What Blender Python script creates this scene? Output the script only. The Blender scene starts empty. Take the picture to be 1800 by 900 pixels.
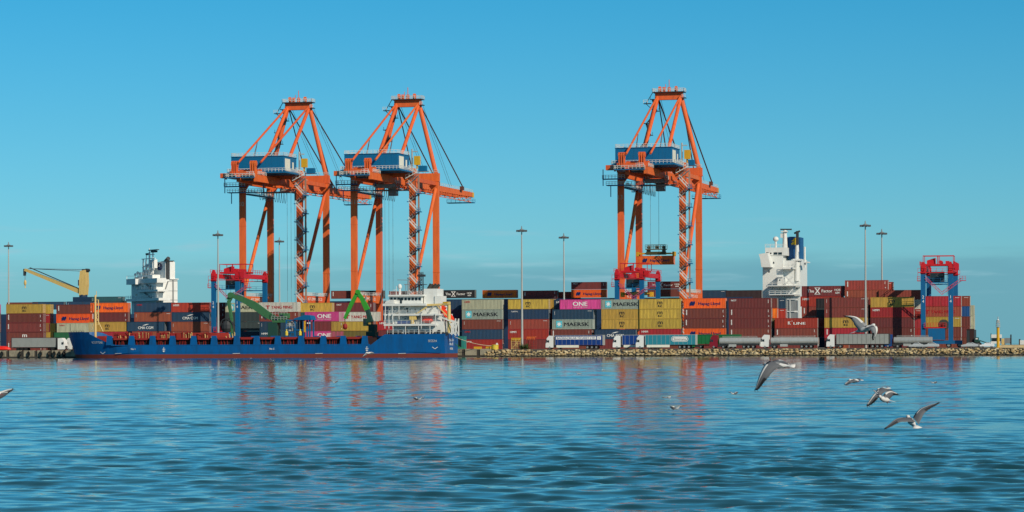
import bpy, math, random
import numpy as np
from mathutils import Vector, Matrix

S = bpy.context.scene
C = S.collection
R = math.radians

# ------------------------------------------------------------------ camera, sky, sun, exposure
FPX, HX, HY, CAMZ, ROLL = 4800.0, 900.0, 606.0, 3.4, 0.0039
cam = bpy.data.cameras.new("camera")
cam.lens = 36.0 * FPX / 1800.0
cam.sensor_width = 36.0
cam.shift_y = (HY - 450.0) / 1800.0
cam.clip_start = 1.0
cam.clip_end = 60000.0
camo = bpy.data.objects.new("camera", cam)
C.objects.link(camo)
camo.location = (0, 0, CAMZ)
camo.rotation_euler = (R(90), ROLL, 0)
S.camera = camo

SUN_AZ, SUN_EL = 36.0, 31.0            # degrees to the right of straight behind the camera, elevation
to_sun = Vector((math.sin(R(SUN_AZ)) * math.cos(R(SUN_EL)), -math.cos(R(SUN_AZ)) * math.cos(R(SUN_EL)), math.sin(R(SUN_EL))))
sl = bpy.data.lights.new("sun", "SUN")
sl.energy = 4.2
sl.angle = R(0.5)
sl.color = (1.0, 0.87, 0.70)
so = bpy.data.objects.new("sun", sl)
C.objects.link(so)
so.rotation_euler = to_sun.to_track_quat("Z", "Y").to_euler()
so.location = (0, 0, 200)

W = bpy.data.worlds.new("World")
S.world = W
W.use_nodes = True
wt = W.node_tree
wt.nodes.clear()
wn = lambda t: wt.nodes.new(t)
wl = lambda a, b: wt.links.new(a, b)
wout, wbg = wn("ShaderNodeOutputWorld"), wn("ShaderNodeBackground")
sky = wn("ShaderNodeTexSky")
sky.sky_type = "NISHITA"
sky.sun_disc = False
sky.sun_elevation = R(SUN_EL)
sky.sun_rotation = math.atan2(to_sun.x, to_sun.y)
sky.air_density = 1.0
sky.dust_density = 0.35
sky.ozone_density = 2.4
tint = wn("ShaderNodeMix"); tint.data_type = "RGBA"; tint.blend_type = "MULTIPLY"; tint.inputs[0].default_value = 1.0
tramp = wn("ShaderNodeValToRGB")          # the photograph's clear, cyan-leaning air: paler low down, deeper above; unseen zenith brightened to lift ambient light
for e_, (p_, c_) in zip((tramp.color_ramp.elements[0], tramp.color_ramp.elements[1], tramp.color_ramp.elements.new(0.082), tramp.color_ramp.elements.new(0.125), tramp.color_ramp.elements.new(0.26)),
                        ((0.03, (0.40, 0.95, 1.36, 1)), (0.55, (0.95, 1.18, 1.30, 1)), (0.082, (0.275, 0.90, 1.25, 1)), (0.125, (0.178, 0.88, 1.22, 1)), (0.26, (0.42, 1.06, 1.06, 1)))):
    e_.position = p_; e_.color = c_
wl(sky.outputs[0], tint.inputs[6]); wl(tramp.outputs[0], tint.inputs[7])
# low haze bank and thin cloud wisps close to the horizon (elevation 0..3 degrees)
geo = wn("ShaderNodeTexCoord")
sep = wn("ShaderNodeSeparateXYZ")
wl(geo.outputs["Generated"], sep.inputs[0]); wl(sep.outputs[2], tramp.inputs[0])
mp = wn("ShaderNodeMapping"); mp.inputs["Scale"].default_value = (9, 9, 95)
wl(geo.outputs["Generated"], mp.inputs[0])
nz = wn("ShaderNodeTexNoise"); nz.inputs["Scale"].default_value = 2.2; nz.inputs["Detail"].default_value = 5
wl(mp.outputs[0], nz.inputs["Vector"])
def mrange(src, a, b, c, d, smooth=True):
    n = wn("ShaderNodeMapRange"); n.interpolation_type = "SMOOTHSTEP" if smooth else "LINEAR"
    for i, x in zip((1, 2, 3, 4), (a, b, c, d)): n.inputs[i].default_value = x
    wl(src, n.inputs[0]); return n.outputs[0]
def mth(op, a, b):
    n = wn("ShaderNodeMath"); n.operation = op
    for i, x in enumerate((a, b)):
        if hasattr(x, "is_linked") or not isinstance(x, (int, float)): wl(x, n.inputs[i])
        else: n.inputs[i].default_value = x
    return n.outputs[0]
edge = mth("ADD", sep.outputs[2], mth("MULTIPLY", mth("SUBTRACT", nz.outputs[0], 0.5), 0.012))
bank = mth("MULTIPLY", mrange(edge, 0.025, 0.035, 0.85, 0.0), mrange(sep.outputs[0], -0.16, 0.05, 0.4, 1.0))
bk = wn("ShaderNodeMix"); bk.data_type = "RGBA"; bk.inputs[7].default_value = (1.95, 5.1, 6.35, 1)
wl(bank, bk.inputs[0]); wl(tint.outputs[2], bk.inputs[6])
low = mth("MULTIPLY", mrange(sep.outputs[2], 0.014, 0.028, 0, 1), mrange(sep.outputs[2], 0.034, 0.05, 1, 0))
wisp = mth("MULTIPLY", mth("MULTIPLY", mrange(nz.outputs[0], 0.55, 0.78, 0, 1), low), 0.8)
cl = wn("ShaderNodeMix"); cl.data_type = "RGBA"; cl.inputs[7].default_value = (4.2, 7.4, 8.6, 1)
wl(wisp, cl.inputs[0]); wl(bk.outputs[2], cl.inputs[6])
wl(cl.outputs[2], wbg.inputs[0])
wbg.inputs[1].default_value = 0.075
wl(wbg.outputs[0], wout.inputs[0])

S.view_settings.view_transform = "Standard"
S.view_settings.look = "None"
S.view_settings.gamma = 1.0
S.view_settings.use_curve_mapping = False
S.view_settings.exposure = 0.0
S.cycles.max_bounces = 6
S.cycles.glossy_bounces = 3
S.cycles.diffuse_bounces = 3

# ------------------------------------------------------------------ the pier's own frame: u along the quay, v away from the water's near edge
AL = R(15.0)
ca, sa = math.cos(AL), math.sin(AL)
D0, GZ = 800.0, 2.1                    # distance of the first container row on the view axis; height of the yard
rng = random.Random(7)

def kd(x, y):
    dx, dy = x - HX, HY - y
    return (dx * math.cos(ROLL) + dy * math.sin(ROLL)) / FPX, (-dx * math.sin(ROLL) + dy * math.cos(ROLL)) / FPX
def U(x, v, y=600.0):
    k, _ = kd(x, y)
    return (k * (D0 + v * ca) - v * sa) / (ca + k * sa)
def Zp(x, y, v):
    u = U(x, v, y)
    return CAMZ + kd(x, y)[1] * (D0 - u * sa + v * ca)
def P(u, v, z=0.0):
    return Vector((u * ca + v * sa, D0 - u * sa + v * ca, z))

# ------------------------------------------------------------------ mesh collecting
class MB:
    def __init__(self):
        self.v, self.f, self.m = [], [], []
    def add(self, vs, fs, m=0):
        n = len(self.v)
        self.v += [tuple(p) for p in vs]
        self.f += [tuple(i + n for i in f) for f in fs]
        self.m += [m] * len(fs)
    def box(self, x0, x1, y0, y1, z0, z1, m=0):
        self.add([(x0, y0, z0), (x1, y0, z0), (x1, y1, z0), (x0, y1, z0), (x0, y0, z1), (x1, y0, z1), (x1, y1, z1), (x0, y1, z1)],
                 [(0, 3, 2, 1), (4, 5, 6, 7), (0, 1, 5, 4), (1, 2, 6, 5), (2, 3, 7, 6), (3, 0, 4, 7)], m)
    def frame(self, p, q):
        p, q = Vector(p), Vector(q)
        d = (q - p).normalized()
        up = Vector((0, 0, 1)) if abs(d.z) < 0.95 else Vector((0, 1, 0))
        s = d.cross(up).normalized()
        return p, q, s, s.cross(d).normalized()
    def bar(self, p, q, w, h=None, m=0, w2=None, h2=None):
        p, q, s, t = self.frame(p, q)
        h = w if h is None else h
        w2 = w if w2 is None else w2; h2 = h if h2 is None else h2
        vs = []
        for o, a, b in ((p, w / 2, h / 2), (q, w2 / 2, h2 / 2)):
            vs += [o - s * a - t * b, o + s * a - t * b, o + s * a + t * b, o - s * a + t * b]
        self.add(vs, [(0, 3, 2, 1), (4, 5, 6, 7), (0, 1, 5, 4), (1, 2, 6, 5), (2, 3, 7, 6), (3, 0, 4, 7)], m)
    def tube(self, p, q, r, r2=None, n=8, m=0):
        p, q, s, t = self.frame(p, q)
        r2 = r if r2 is None else r2
        vs = []
        for o, rr in ((p, r), (q, r2)):
            for i in range(n):
                a = 2 * math.pi * i / n
                vs.append(o + s * (math.cos(a) * rr) + t * (math.sin(a) * rr))
        fs = [(i, (i + 1) % n, n + (i + 1) % n, n + i) for i in range(n)]
        fs += [tuple(range(n - 1, -1, -1)), tuple(range(n, 2 * n))]
        self.add(vs, fs, m)
    def path(self, pts, r, n=5, m=0):
        for a, b in zip(pts, pts[1:]): self.tube(a, b, r, n=n, m=m)
    def prism(self, poly, y0, y1, m=0):                 # poly in (x, z), extruded along y
        n = len(poly)
        vs = [(x, y0, z) for x, z in poly] + [(x, y1, z) for x, z in poly]
        self.add(vs, [tuple(range(n)), tuple(range(2 * n - 1, n - 1, -1))] + [(i, n + i, n + (i + 1) % n, (i + 1) % n) for i in range(n)], m)
    def prismx(self, poly, x0, x1, m=0):                # poly in (y, z), extruded along x
        n = len(poly)
        vs = [(x0, y, z) for y, z in poly] + [(x1, y, z) for y, z in poly]
        self.add(vs, [tuple(range(n)), tuple(range(2 * n - 1, n - 1, -1))] + [(i, n + i, n + (i + 1) % n, (i + 1) % n) for i in range(n)], m)
    def lathe(self, prof, c=(0, 0, 0), n=12, m=0):      # prof of (r, z) about a vertical axis
        vs, k = [], len(prof)
        for r, z in prof:
            for i in range(n):
                a = 2 * math.pi * i / n
                vs.append((c[0] + r * math.cos(a), c[1] + r * math.sin(a), c[2] + z))
        fs = [(j * n + i, j * n + (i + 1) % n, (j + 1) * n + (i + 1) % n, (j + 1) * n + i) for j in range(k - 1) for i in range(n)]
        fs += [tuple(range(n - 1, -1, -1)), tuple(range((k - 1) * n, k * n))]
        self.add(vs, fs, m)
    def ball(self, c, rx, ry=None, rz=None, n=12, m=0):
        ry = rx if ry is None else ry; rz = rx if rz is None else rz
        rows = max(4, n // 2)
        vs = []
        for j in range(1, rows):
            t = math.pi * j / rows
            for i in range(n):
                a = 2 * math.pi * i / n
                vs.append((c[0] + rx * math.sin(t) * math.cos(a), c[1] + ry * math.sin(t) * math.sin(a), c[2] + rz * math.cos(t)))
        top, bot = len(vs), len(vs) + 1
        vs += [(c[0], c[1], c[2] + rz), (c[0], c[1], c[2] - rz)]
        fs = [(j * n + i, (j + 1) * n + i, (j + 1) * n + (i + 1) % n, j * n + (i + 1) % n) for j in range(rows - 2) for i in range(n)]
        fs += [(top, i, (i + 1) % n) for i in range(n)] + [(bot, (rows - 2) * n + (i + 1) % n, (rows - 2) * n + i) for i in range(n)]
        self.add(vs, fs, m)
    def wheel(self, c, r, w, n=14, m=0, mh=1):          # axle along y
        x, y, z = c
        self.tube((x, y - w / 2, z), (x, y + w / 2, z), r, n=n, m=m)
        self.tube((x, y - w / 2 - 0.03, z), (x, y - w / 2 + 0.02, z), r * 0.55, n=n, m=mh)
    def rail(self, pts, h=1.1, step=1.6, w=0.075, m=0, mid=True):
        for a, b in zip(pts, pts[1:]):
            a, b = Vector(a), Vector(b)
            k = max(1, int((b - a).length / step))
            for i in range(k + 1):
                p = a.lerp(b, i / k)
                self.bar(p, p + Vector((0, 0, h)), w, m=m)
            for hh in ((h, h * 0.5) if mid else (h,)):
                self.bar(a + Vector((0, 0, hh)), b + Vector((0, 0, hh)), w, m=m)
    def text(self, s, x, z, size, y=-0.02, m=0, width=None, bold=0.0, rot=0.0, plane="xz", slant=0.0):
        vs, fs, w0 = glyphs(s)
        if not vs: return
        if bold > 0:                            # heavier strokes: the same glyphs laid again, a hair apart
            k = bold * 1.1 * (width / w0 if width else size)
            for i, dx in enumerate((-k, k)): self.text(s, x + dx * math.cos(rot), z + dx * math.sin(rot), size, y + 0.003 * (i + 1) * (1 if plane == "xz" else -1), m, width, 0.0, rot, plane, slant)
        sx = (width / w0) if width else size
        out = []
        for a, b in vs:
            a, b = (a - w0 / 2) * sx + slant * b * size, (b - 0.36) * size
            a, b = a * math.cos(rot) - b * math.sin(rot), a * math.sin(rot) + b * math.cos(rot)
            out.append((x + a, y, z + b) if plane == "xz" else (y, x + a, z + b))
        self.add(out, fs, m)
    def build(self, name, mats, parent=None, smooth=False):
        me = bpy.data.meshes.new(name)
        me.from_pydata(self.v, [], self.f)
        mats = mats if isinstance(mats, (list, tuple)) else [mats]
        for mt in mats: me.materials.append(mt)
        if len(mats) > 1: me.polygons.foreach_set("material_index", self.m)
        if smooth: me.polygons.foreach_set("use_smooth", [True] * len(self.f))
        me.update()
        o = bpy.data.objects.new(name, me)
        C.objects.link(o)
        if parent is not None: o.parent = parent
        return o

_g = {}
def glyphs(s, bold=0.0):
    key = (s, bold)
    if key not in _g:
        cu = bpy.data.curves.new("lettering", "FONT")
        cu.body = s; cu.size = 1.0; cu.offset = bold; cu.resolution_u = 3
        ob = bpy.data.objects.new("lettering", cu)
        me = bpy.data.meshes.new_from_object(ob)
        vs = [(v.co.x, v.co.y) for v in me.vertices]
        fs = [tuple(p.vertices) for p in me.polygons]
        if vs:
            x0 = min(a for a, _ in vs); w = max(a for a, _ in vs) - x0
            vs = [(a - x0, b) for a, b in vs]
        else: w = 1.0
        _g[key] = (vs, fs, max(w, 1e-3))
        bpy.data.meshes.remove(me); bpy.data.objects.remove(ob); bpy.data.curves.remove(cu)
    return _g[key]

def tag(o, label=None, cat=None, group=None, kind=None):
    if label: o["label"] = label
    if cat: o["category"] = cat
    if group: o["group"] = group
    if kind: o["kind"] = kind
    return o
def thing(name, label, cat, u, v, z=GZ, rz=0.0, group=None):
    o = bpy.data.objects.new(name, None)
    C.objects.link(o)
    o.empty_display_size = 0.5
    o.location = P(u, v, z)
    o.rotation_euler = (0, 0, rz - AL)
    return tag(o, label, cat, group)
def copy_tree(o, parent=None):
    c = o.copy(); C.objects.link(c)
    if parent is not None: c.parent = parent
    for ch in [x for x in C.objects if x.parent == o]: copy_tree(ch, c)
    return c
class Px:
    """Metres in a thing's own frame from where it is seen: a along the quay, z up, on the plane v."""
    def __init__(s, x0, v, z0=GZ):
        s.u0, s.v, s.z0, s.db = U(x0, v), v, z0, 0.0
    def a(s, x, y=600.0, b=None): return U(x, s.v + (s.db if b is None else b), y) - s.u0
    def z(s, x, y, b=None): return Zp(x, y, s.v + (s.db if b is None else b)) - s.z0
    def p(s, x, y, b=0.0): return Vector((s.a(x, y, b), b, s.z(x, y, b)))

# ------------------------------------------------------------------ materials
def mat(name, rgb, rough=0.55, dirt=0.22, stretch=(1.2, 1.2, 0.16), metal=0.0, vary=0.10, dirtcol=None, spec=0.35, sc=1.0):
    m = bpy.data.materials.new(name); m.use_nodes = True
    t = m.node_tree; n = t.nodes; b = n["Principled BSDF"]
    b.inputs["Roughness"].default_value = rough
    b.inputs["Metallic"].default_value = metal
    b.inputs["Specular IOR Level"].default_value = spec
    col = (*rgb, 1)
    if dirt <= 0:
        b.inputs["Base Color"].default_value = col
        return m
    tc, mp, nz, rp, mx = (n.new("ShaderNode" + k) for k in ("TexCoord", "Mapping", "TexNoise", "ValToRGB", "Mix"))
    mp.inputs["Scale"].default_value = tuple(k * sc for k in stretch)
    nz.inputs["Scale"].default_value = 1.6; nz.inputs["Detail"].default_value = 6; nz.inputs["Roughness"].default_value = 0.65
    rp.color_ramp.elements[0].position = 0.42; rp.color_ramp.elements[1].position = 0.72
    rp.color_ramp.elements[0].color = (0, 0, 0, 1); rp.color_ramp.elements[1].color = (dirt * 2, dirt * 2, dirt * 2, 1)
    mx.data_type = "RGBA"
    dc = dirtcol or tuple(0.45 * c + 0.02 for c in rgb)
    oi, hs = n.new("ShaderNodeObjectInfo"), n.new("ShaderNodeHueSaturation")
    mr = n.new("ShaderNodeMapRange"); mr.inputs[3].default_value = 1 - vary; mr.inputs[4].default_value = 1 + vary
    add = n.new("ShaderNodeVectorMath"); add.operation = "ADD"
    mul = n.new("ShaderNodeMath"); mul.operation = "MULTIPLY"; mul.inputs[1].default_value = 57.0
    L = t.links.new
    L(oi.outputs["Random"], mr.inputs[0]); L(oi.outputs["Random"], mul.inputs[0])
    L(tc.outputs["Object"], mp.inputs[0]); L(mp.outputs[0], add.inputs[0]); L(mul.outputs[0], add.inputs[1]); L(add.outputs[0], nz.inputs["Vector"])
    L(nz.outputs[0], rp.inputs[0]); L(rp.outputs[0], mx.inputs[0])
    hs.inputs["Color"].default_value = col
    mh = n.new("ShaderNodeMapRange"); mh.inputs[3].default_value = 0.5 - vary * 0.06; mh.inputs[4].default_value = 0.5 + vary * 0.06
    fr = n.new("ShaderNodeMath"); fr.operation = "FRACT"; L(mul.outputs[0], fr.inputs[0]); L(fr.outputs[0], mh.inputs[0]); L(mh.outputs[0], hs.inputs["Hue"])
    L(mr.outputs[0], hs.inputs["Value"]); L(hs.outputs[0], mx.inputs[6])
    mx.inputs[7].default_value = (*dc, 1)
    L(mx.outputs[2], b.inputs["Base Color"])
    return m

M = {}
def mk(key, *a, **k): M[key] = mat(key, *a, **k)
mk("crane_orange", (0.70, 0.128, 0.028), 0.55, 0.34, (0.55, 0.55, 0.10), vary=0.07, dirtcol=(0.40, 0.075, 0.030))
mk("crane_blue", (0.001, 0.125, 0.29), 0.5, 0.15, vary=0.03)
mk("rail_white", (0.62, 0.64, 0.62), 0.6, 0.1)
mk("steel_grey", (0.22, 0.24, 0.25), 0.6, 0.2)
mk("dark_steel", (0.03, 0.035, 0.04), 0.6, 0.1)
mk("cable_dark", (0.11, 0.035, 0.02), 0.6, 0)
mk("cable_grey", (0.13, 0.20, 0.24), 0.6, 0)
mk("galvanised", (0.36, 0.38, 0.37), 0.5, 0.12)
mk("door_white", (0.70, 0.70, 0.60), 0.6, 0.1)
mk("sign_white", (0.78, 0.78, 0.75), 0.6, 0)
mk("sign_pale", (0.55, 0.38, 0.30), 0.6, 0)
mk("yellow_paint", (0.62, 0.34, 0.015), 0.5, 0.15)
mk("rtg_red", (0.52, 0.010, 0.018), 0.5, 0.15, vary=0.03)
mk("rtg_blue", (0.001, 0.105, 0.27), 0.5, 0.15, vary=0.03)
mk("rubber", (0.012, 0.012, 0.013), 0.85, 0)
mk("glass_dark", (0.012, 0.02, 0.028), 0.12, 0, spec=0.6)
mk("concrete", (0.36, 0.32, 0.23), 0.9, 0.35, (0.5, 0.5, 0.35), dirtcol=(0.07, 0.065, 0.05))
mk("asphalt", (0.24, 0.21, 0.155), 0.9, 0.2, (0.1, 0.1, 0.1))
mk("ship_blue", (0.001, 0.098, 0.31), 0.45, 0.26, (0.35, 0.35, 0.09), vary=0, dirtcol=(0.010, 0.040, 0.085))
mk("ship_boot", (0.19, 0.034, 0.024), 0.7, 0.3, (0.2, 0.2, 0.9), vary=0)
mk("ship_white", (0.68, 0.70, 0.68), 0.5, 0.12, (0.35, 0.35, 0.15), vary=0, dirtcol=(0.40, 0.36, 0.30))
mk("ship_white_far", (0.74, 0.76, 0.74), 0.55, 0.15, (0.15, 0.15, 0.1), vary=0, dirtcol=(0.38, 0.36, 0.32))
mk("hatch_red", (0.30, 0.022, 0.016), 0.6, 0.25, vary=0.05)
mk("hold_dark", (0.035, 0.012, 0.012), 0.8, 0.1)
mk("lifeboat_orange", (0.72, 0.045, 0.012), 0.4, 0.05)
mk("crane_cream", (0.62, 0.45, 0.15), 0.5, 0.18)
mk("mast_yellow", (0.68, 0.50, 0.20), 0.5, 0.1)
mk("navy_hull", (0.012, 0.035, 0.085), 0.5, 0.15)
mk("funnel_blue", (0.008, 0.075, 0.22), 0.45, 0.1)
mk("funnel_yellow", (0.80, 0.52, 0.03), 0.5, 0)
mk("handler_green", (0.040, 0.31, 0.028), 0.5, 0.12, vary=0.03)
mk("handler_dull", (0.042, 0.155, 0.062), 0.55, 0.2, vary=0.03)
mk("handler_dark", (0.012, 0.055, 0.04), 0.55, 0.1)
mk("plant_green", (0.05, 0.09, 0.02), 0.8, 0.2)
mk("tank_metal", (0.42, 0.44, 0.43), 0.35, 0.15, metal=0.3)
mk("cloth_grey", (0.27, 0.29, 0.28), 0.7, 0.15, (0.5, 0.5, 0.5))
mk("truck_white", (0.72, 0.74, 0.73), 0.35, 0.06)
mk("truck_blue", (0.006, 0.05, 0.22), 0.45, 0.08)
mk("truck_red", (0.19, 0.008, 0.014), 0.4, 0.08)
mk("truck_teal", (0.02, 0.20, 0.27), 0.5, 0.10)
mk("truck_green", (0.01, 0.15, 0.05), 0.5, 0.10)
mk("car_silver", (0.42, 0.45, 0.47), 0.3, 0)
mk("car_white", (0.72, 0.74, 0.76), 0.3, 0)
mk("skin", (0.45, 0.26, 0.18), 0.6, 0)
mk("cloth_dark", (0.03, 0.04, 0.06), 0.8, 0)
mk("bollard_yellow", (0.62, 0.47, 0.05), 0.6, 0.2)
mk("teal_cabin", (0.02, 0.19, 0.17), 0.6, 0.2)
mk("star_blue", (0.09, 0.50, 0.60), 0.5, 0)
mk("mark_blue", (0.008, 0.016, 0.10), 0.5, 0)
mk("mark_black", (0.02, 0.02, 0.025), 0.5, 0)
mk("mark_red", (0.42, 0.015, 0.02), 0.5, 0)
mk("rope", (0.45, 0.40, 0.28), 0.9, 0)
# ------------------------------------------------------------------ water
def wave_mesh():
    r_rows = [34.0]
    while r_rows[-1] < 860.0: r_rows.append(r_rows[-1] * 1.0027 + 0.01)
    rr = np.array(r_rows)
    tt = np.concatenate([np.linspace(-1.1, -0.235, 40)[:-1], np.linspace(-0.235, 0.235, 520), np.linspace(0.235, 1.1, 40)[1:]])
    Y = np.repeat(rr, len(tt)); X = np.repeat(rr, len(tt)) * np.tile(tt, len(rr))
    Zv = np.zeros_like(X); dX = np.zeros_like(X); dY = np.zeros_like(X)
    g = np.random.default_rng(11)
    space = np.maximum(Y * 0.0027, 0.06)
    patch = 0.95 + 0.5 * np.sin(X * 0.06 + 2.1 * np.sin(Y * 0.043) + 0.02 * Y) * np.sin(Y * 0.085 + 1.6 * np.sin(X * 0.031) + 0.7)
    for i in range(74):
        lam = 0.42 * (9.0 / 0.42) ** (i / 73.0)
        th = g.normal(0.10, 0.50)
        k = 2 * math.pi / lam
        slope = 0.0092
        if lam > 3.5: slope *= 0.55
        amp = slope / k * math.sqrt(2)
        if lam < 5.0: amp = amp * (1 + (1.4 if lam < 1.5 else 0.6 if lam < 2.6 else 0.0) * np.clip((150 - Y) / 90, 0, 1))
        fade = np.clip(lam / (space * 2.6) - 0.6, 0, 1) * (patch if lam < 4 else 1.0)
        ph = k * (X * math.sin(th) + Y * math.cos(th)) + g.uniform(0, 6.283)
        Zv += amp * fade * np.cos(ph)
        q = 0.75 * amp * fade * np.sin(ph)
        dX -= q * math.sin(th); dY -= q * math.cos(th)
    co = np.empty((len(X), 3)); co[:, 0] = X + dX; co[:, 1] = Y + dY; co[:, 2] = Zv
    nr, nc = len(rr), len(tt)
    idx = np.arange(nr * nc).reshape(nr, nc)
    q = np.stack([idx[:-1, :-1], idx[:-1, 1:], idx[1:, 1:], idx[1:, :-1]], -1).reshape(-1, 4)
    me = bpy.data.meshes.new("water")
    me.vertices.add(len(co)); me.vertices.foreach_set("co", co.ravel())
    me.loops.add(q.size); me.loops.foreach_set("vertex_index", q.ravel())
    me.polygons.add(len(q)); me.polygons.foreach_set("loop_start", np.arange(0, q.size, 4)); me.polygons.foreach_set("loop_total", np.full(len(q), 4))
    me.polygons.foreach_set("use_smooth", np.ones(len(q), bool))
    me.update(calc_edges=True)
    return me
wm = bpy.data.materials.new("sea_water"); wm.use_nodes = True
t = wm.node_tree; n = t.nodes; L = t.links.new
b = n["Principled BSDF"]
b.inputs["Base Color"].default_value = (0.005, 0.046, 0.052, 1)
b.inputs["Roughness"].default_value = 0.06
b.inputs["IOR"].default_value = 1.333
tc = n.new("ShaderNodeTexCoord")
def wnoise(scale, sx, sy, det):
    mp = n.new("ShaderNodeMapping"); mp.inputs["Scale"].default_value = (sx, sy, 1)
    nz = n.new("ShaderNodeTexNoise"); nz.inputs["Scale"].default_value = scale; nz.inputs["Detail"].default_value = det
    L(tc.outputs["Object"], mp.inputs[0]); L(mp.outputs[0], nz.inputs["Vector"]); return nz.outputs[0]
ad = n.new("ShaderNodeMath"); ad.operation = "MULTIPLY_ADD"; ad.inputs[1].default_value = 0.5
L(wnoise(3.2, 0.6, 1.0, 3), ad.inputs[0]); L(wnoise(0.8, 0.55, 1.0, 4), ad.inputs[2])
bp = n.new("ShaderNodeBump"); bp.inputs["Strength"].default_value = 1.0; bp.inputs["Distance"].default_value = 0.035
pm = n.new("ShaderNodeMapRange"); pm.inputs[1].default_value = 0.36; pm.inputs[2].default_value = 0.64; pm.inputs[3].default_value = 0.25; pm.inputs[4].default_value = 1.0
L(wnoise(0.09, 0.30, 1.0, 2), pm.inputs[0]); L(pm.outputs[0], bp.inputs["Strength"])       # calmer and ruffled patches
L(ad.outputs[0], bp.inputs["Height"]); L(bp.outputs[0], b.inputs["Normal"])
wme = wave_mesh(); wme.materials.append(wm)
wo = bpy.data.objects.new("water", wme); C.objects.link(wo); tag(wo, kind="structure")
fb = MB(); fb.add([(-14000, -400, -0.7), (14000, -400, -0.7), (14000, 30000, -0.7), (-14000, 30000, -0.7)], [(0, 1, 2, 3)])
tag(fb.build("sea", wm), kind="structure")

# ------------------------------------------------------------------ the pier: ground, quay wall, rock slope
def uv_obj(mb, name, mats, smooth=False):
    o = mb.build(name, mats, None, smooth); o.location = P(0, 0, 0); o.rotation_euler = (0, 0, -AL); return o
g = MB(); g.box(-330, 240, -25.0, 132.0, -3.0, GZ)
tag(uv_obj(g, "quay_ground", M["asphalt"]), kind="structure")
U_ROCK = U(862, -26)
qw = thing("quay_wall", "low pale concrete quay wall with dark vertical slots above the water", "quay wall", -330, -26.2, 0)
kb = MB(); dk = MB()
a, kk = 0.0, 0
end = U_ROCK + 330
while a < end:
    w = 3.6 if kk % 2 == 0 else 3.3
    kb.box(a, min(a + w, end), 0, 1.197, 0.45, GZ + 0.18)
    dk.box(a + w - 0.01, min(a + w + 1.1, end + 0.3), 0.35, 1.195, 0.44, GZ + 0.02)
    a += w + 1.1; kk += 1
dk.box(0, end, 0.1, 1.194, -1.5, 0.43)
mk("wall_dark", (0.05, 0.047, 0.04), 0.9, 0.2)
kb.build("capping_block", M["concrete"], qw); dk.build("wall_base", M["wall_dark"], qw)

def rock(mb, c, s, g):
    pts = []
    for z, k in ((-0.8, 4), (-0.15, 6), (0.55, 5)):
        for i in range(k):
            a = 2 * math.pi * (i + g.random() * 0.5) / k
            r = math.sqrt(max(0.1, 1 - z * z)) * g.uniform(0.75, 1.15)
            pts.append(Vector((r * math.cos(a) * g.uniform(0.9, 1.3), r * math.sin(a), z * g.uniform(0.8, 1.1))))
    rot = Matrix.Rotation(g.uniform(0, 6.28), 3, "Z") @ Matrix.Rotation(g.uniform(-0.4, 0.4), 3, "X")
    pts = [rot @ p * s for p in pts]
    vs = [(c[0] + p.x, c[1] + p.y, c[2] + p.z * 0.8) for p in pts]
    fs = [(3, 2, 1, 0)]
    a0, b0, c0 = 0, 4, 10
    for i in range(12):
        fs.append((a0 + (i * 4 // 12) % 4, a0 + ((i + 1) * 4 // 12) % 4, b0 + ((i + 1) * 6 // 12) % 6, b0 + (i * 6 // 12) % 6))
        fs.append((b0 + (i * 6 // 12) % 6, b0 + ((i + 1) * 6 // 12) % 6, c0 + ((i + 1) * 5 // 12) % 5, c0 + (i * 5 // 12) % 5))
    fs.append((10, 11, 12, 13, 14))
    fs = [tuple(dict.fromkeys(f)) for f in fs]
    mb.add(vs, [f for f in fs if len(f) > 2], g.choice((0, 0, 1, 2)))
def rockmat(name, rgb):
    m = mat(name, rgb, 0.9, 0.25, (0.8, 0.8, 0.8), dirtcol=tuple(c * 0.45 for c in rgb))
    t = m.node_tree; n = t.nodes; b = n["Principled BSDF"]
    src = b.inputs["Base Color"].links[0].from_socket
    ge, sp, mr, mx = n.new("ShaderNodeNewGeometry"), n.new("ShaderNodeSeparateXYZ"), n.new("ShaderNodeMapRange"), n.new("ShaderNodeMix")
    mr.inputs[1].default_value = 0.25; mr.inputs[2].default_value = 0.6; mr.inputs[3].default_value = 1; mr.inputs[4].default_value = 0
    mx.data_type = "RGBA"; mx.inputs[7].default_value = (0.03, 0.03, 0.022, 1)     # weed and wet stone at the tide line
    t.links.new(ge.outputs["Position"], sp.inputs[0]); t.links.new(sp.outputs[2], mr.inputs[0]); t.links.new(mr.outputs[0], mx.inputs[0])
    t.links.new(src, mx.inputs[6]); t.links.new(mx.outputs[2], b.inputs["Base Color"])
    return m
rk = MB(); g = random.Random(3)
u = U_ROCK - 1
while u < 235:
    for row, (v, z) in enumerate(((-29.0, -0.15), (-28.1, 0.35), (-27.3, 0.85), (-26.6, 1.3), (-25.7, 1.6))):
        s = g.uniform(0.25, 0.56) * (1.3 if g.random() < 0.12 else 1.0)
        rock(rk, (u + g.uniform(-0.4, 0.4), v + g.uniform(-0.25, 0.25), z + g.uniform(-0.2, 0.25)), s, g)
    u += g.uniform(0.55, 0.82)
rmats = [rockmat("stone_tan", (0.43, 0.33, 0.175)), rockmat("stone_pale", (0.50, 0.41, 0.25)), rockmat("stone_ochre", (0.36, 0.25, 0.12))]
tag(uv_obj(rk, "rock_revetment", rmats), "long tan rock slope between the yard and the water", "rocks", kind="stuff")
rb = MB(); rb.prismx([(-29.6, -2), (-25.001, -2), (-25.001, GZ - 0.02), (-26.0, 1.5), (-28.4, 0.0)], U_ROCK + 0.3, 238)
tag(uv_obj(rb, "rock_bed_ground", M["wall_dark"]), kind="structure")
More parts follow.
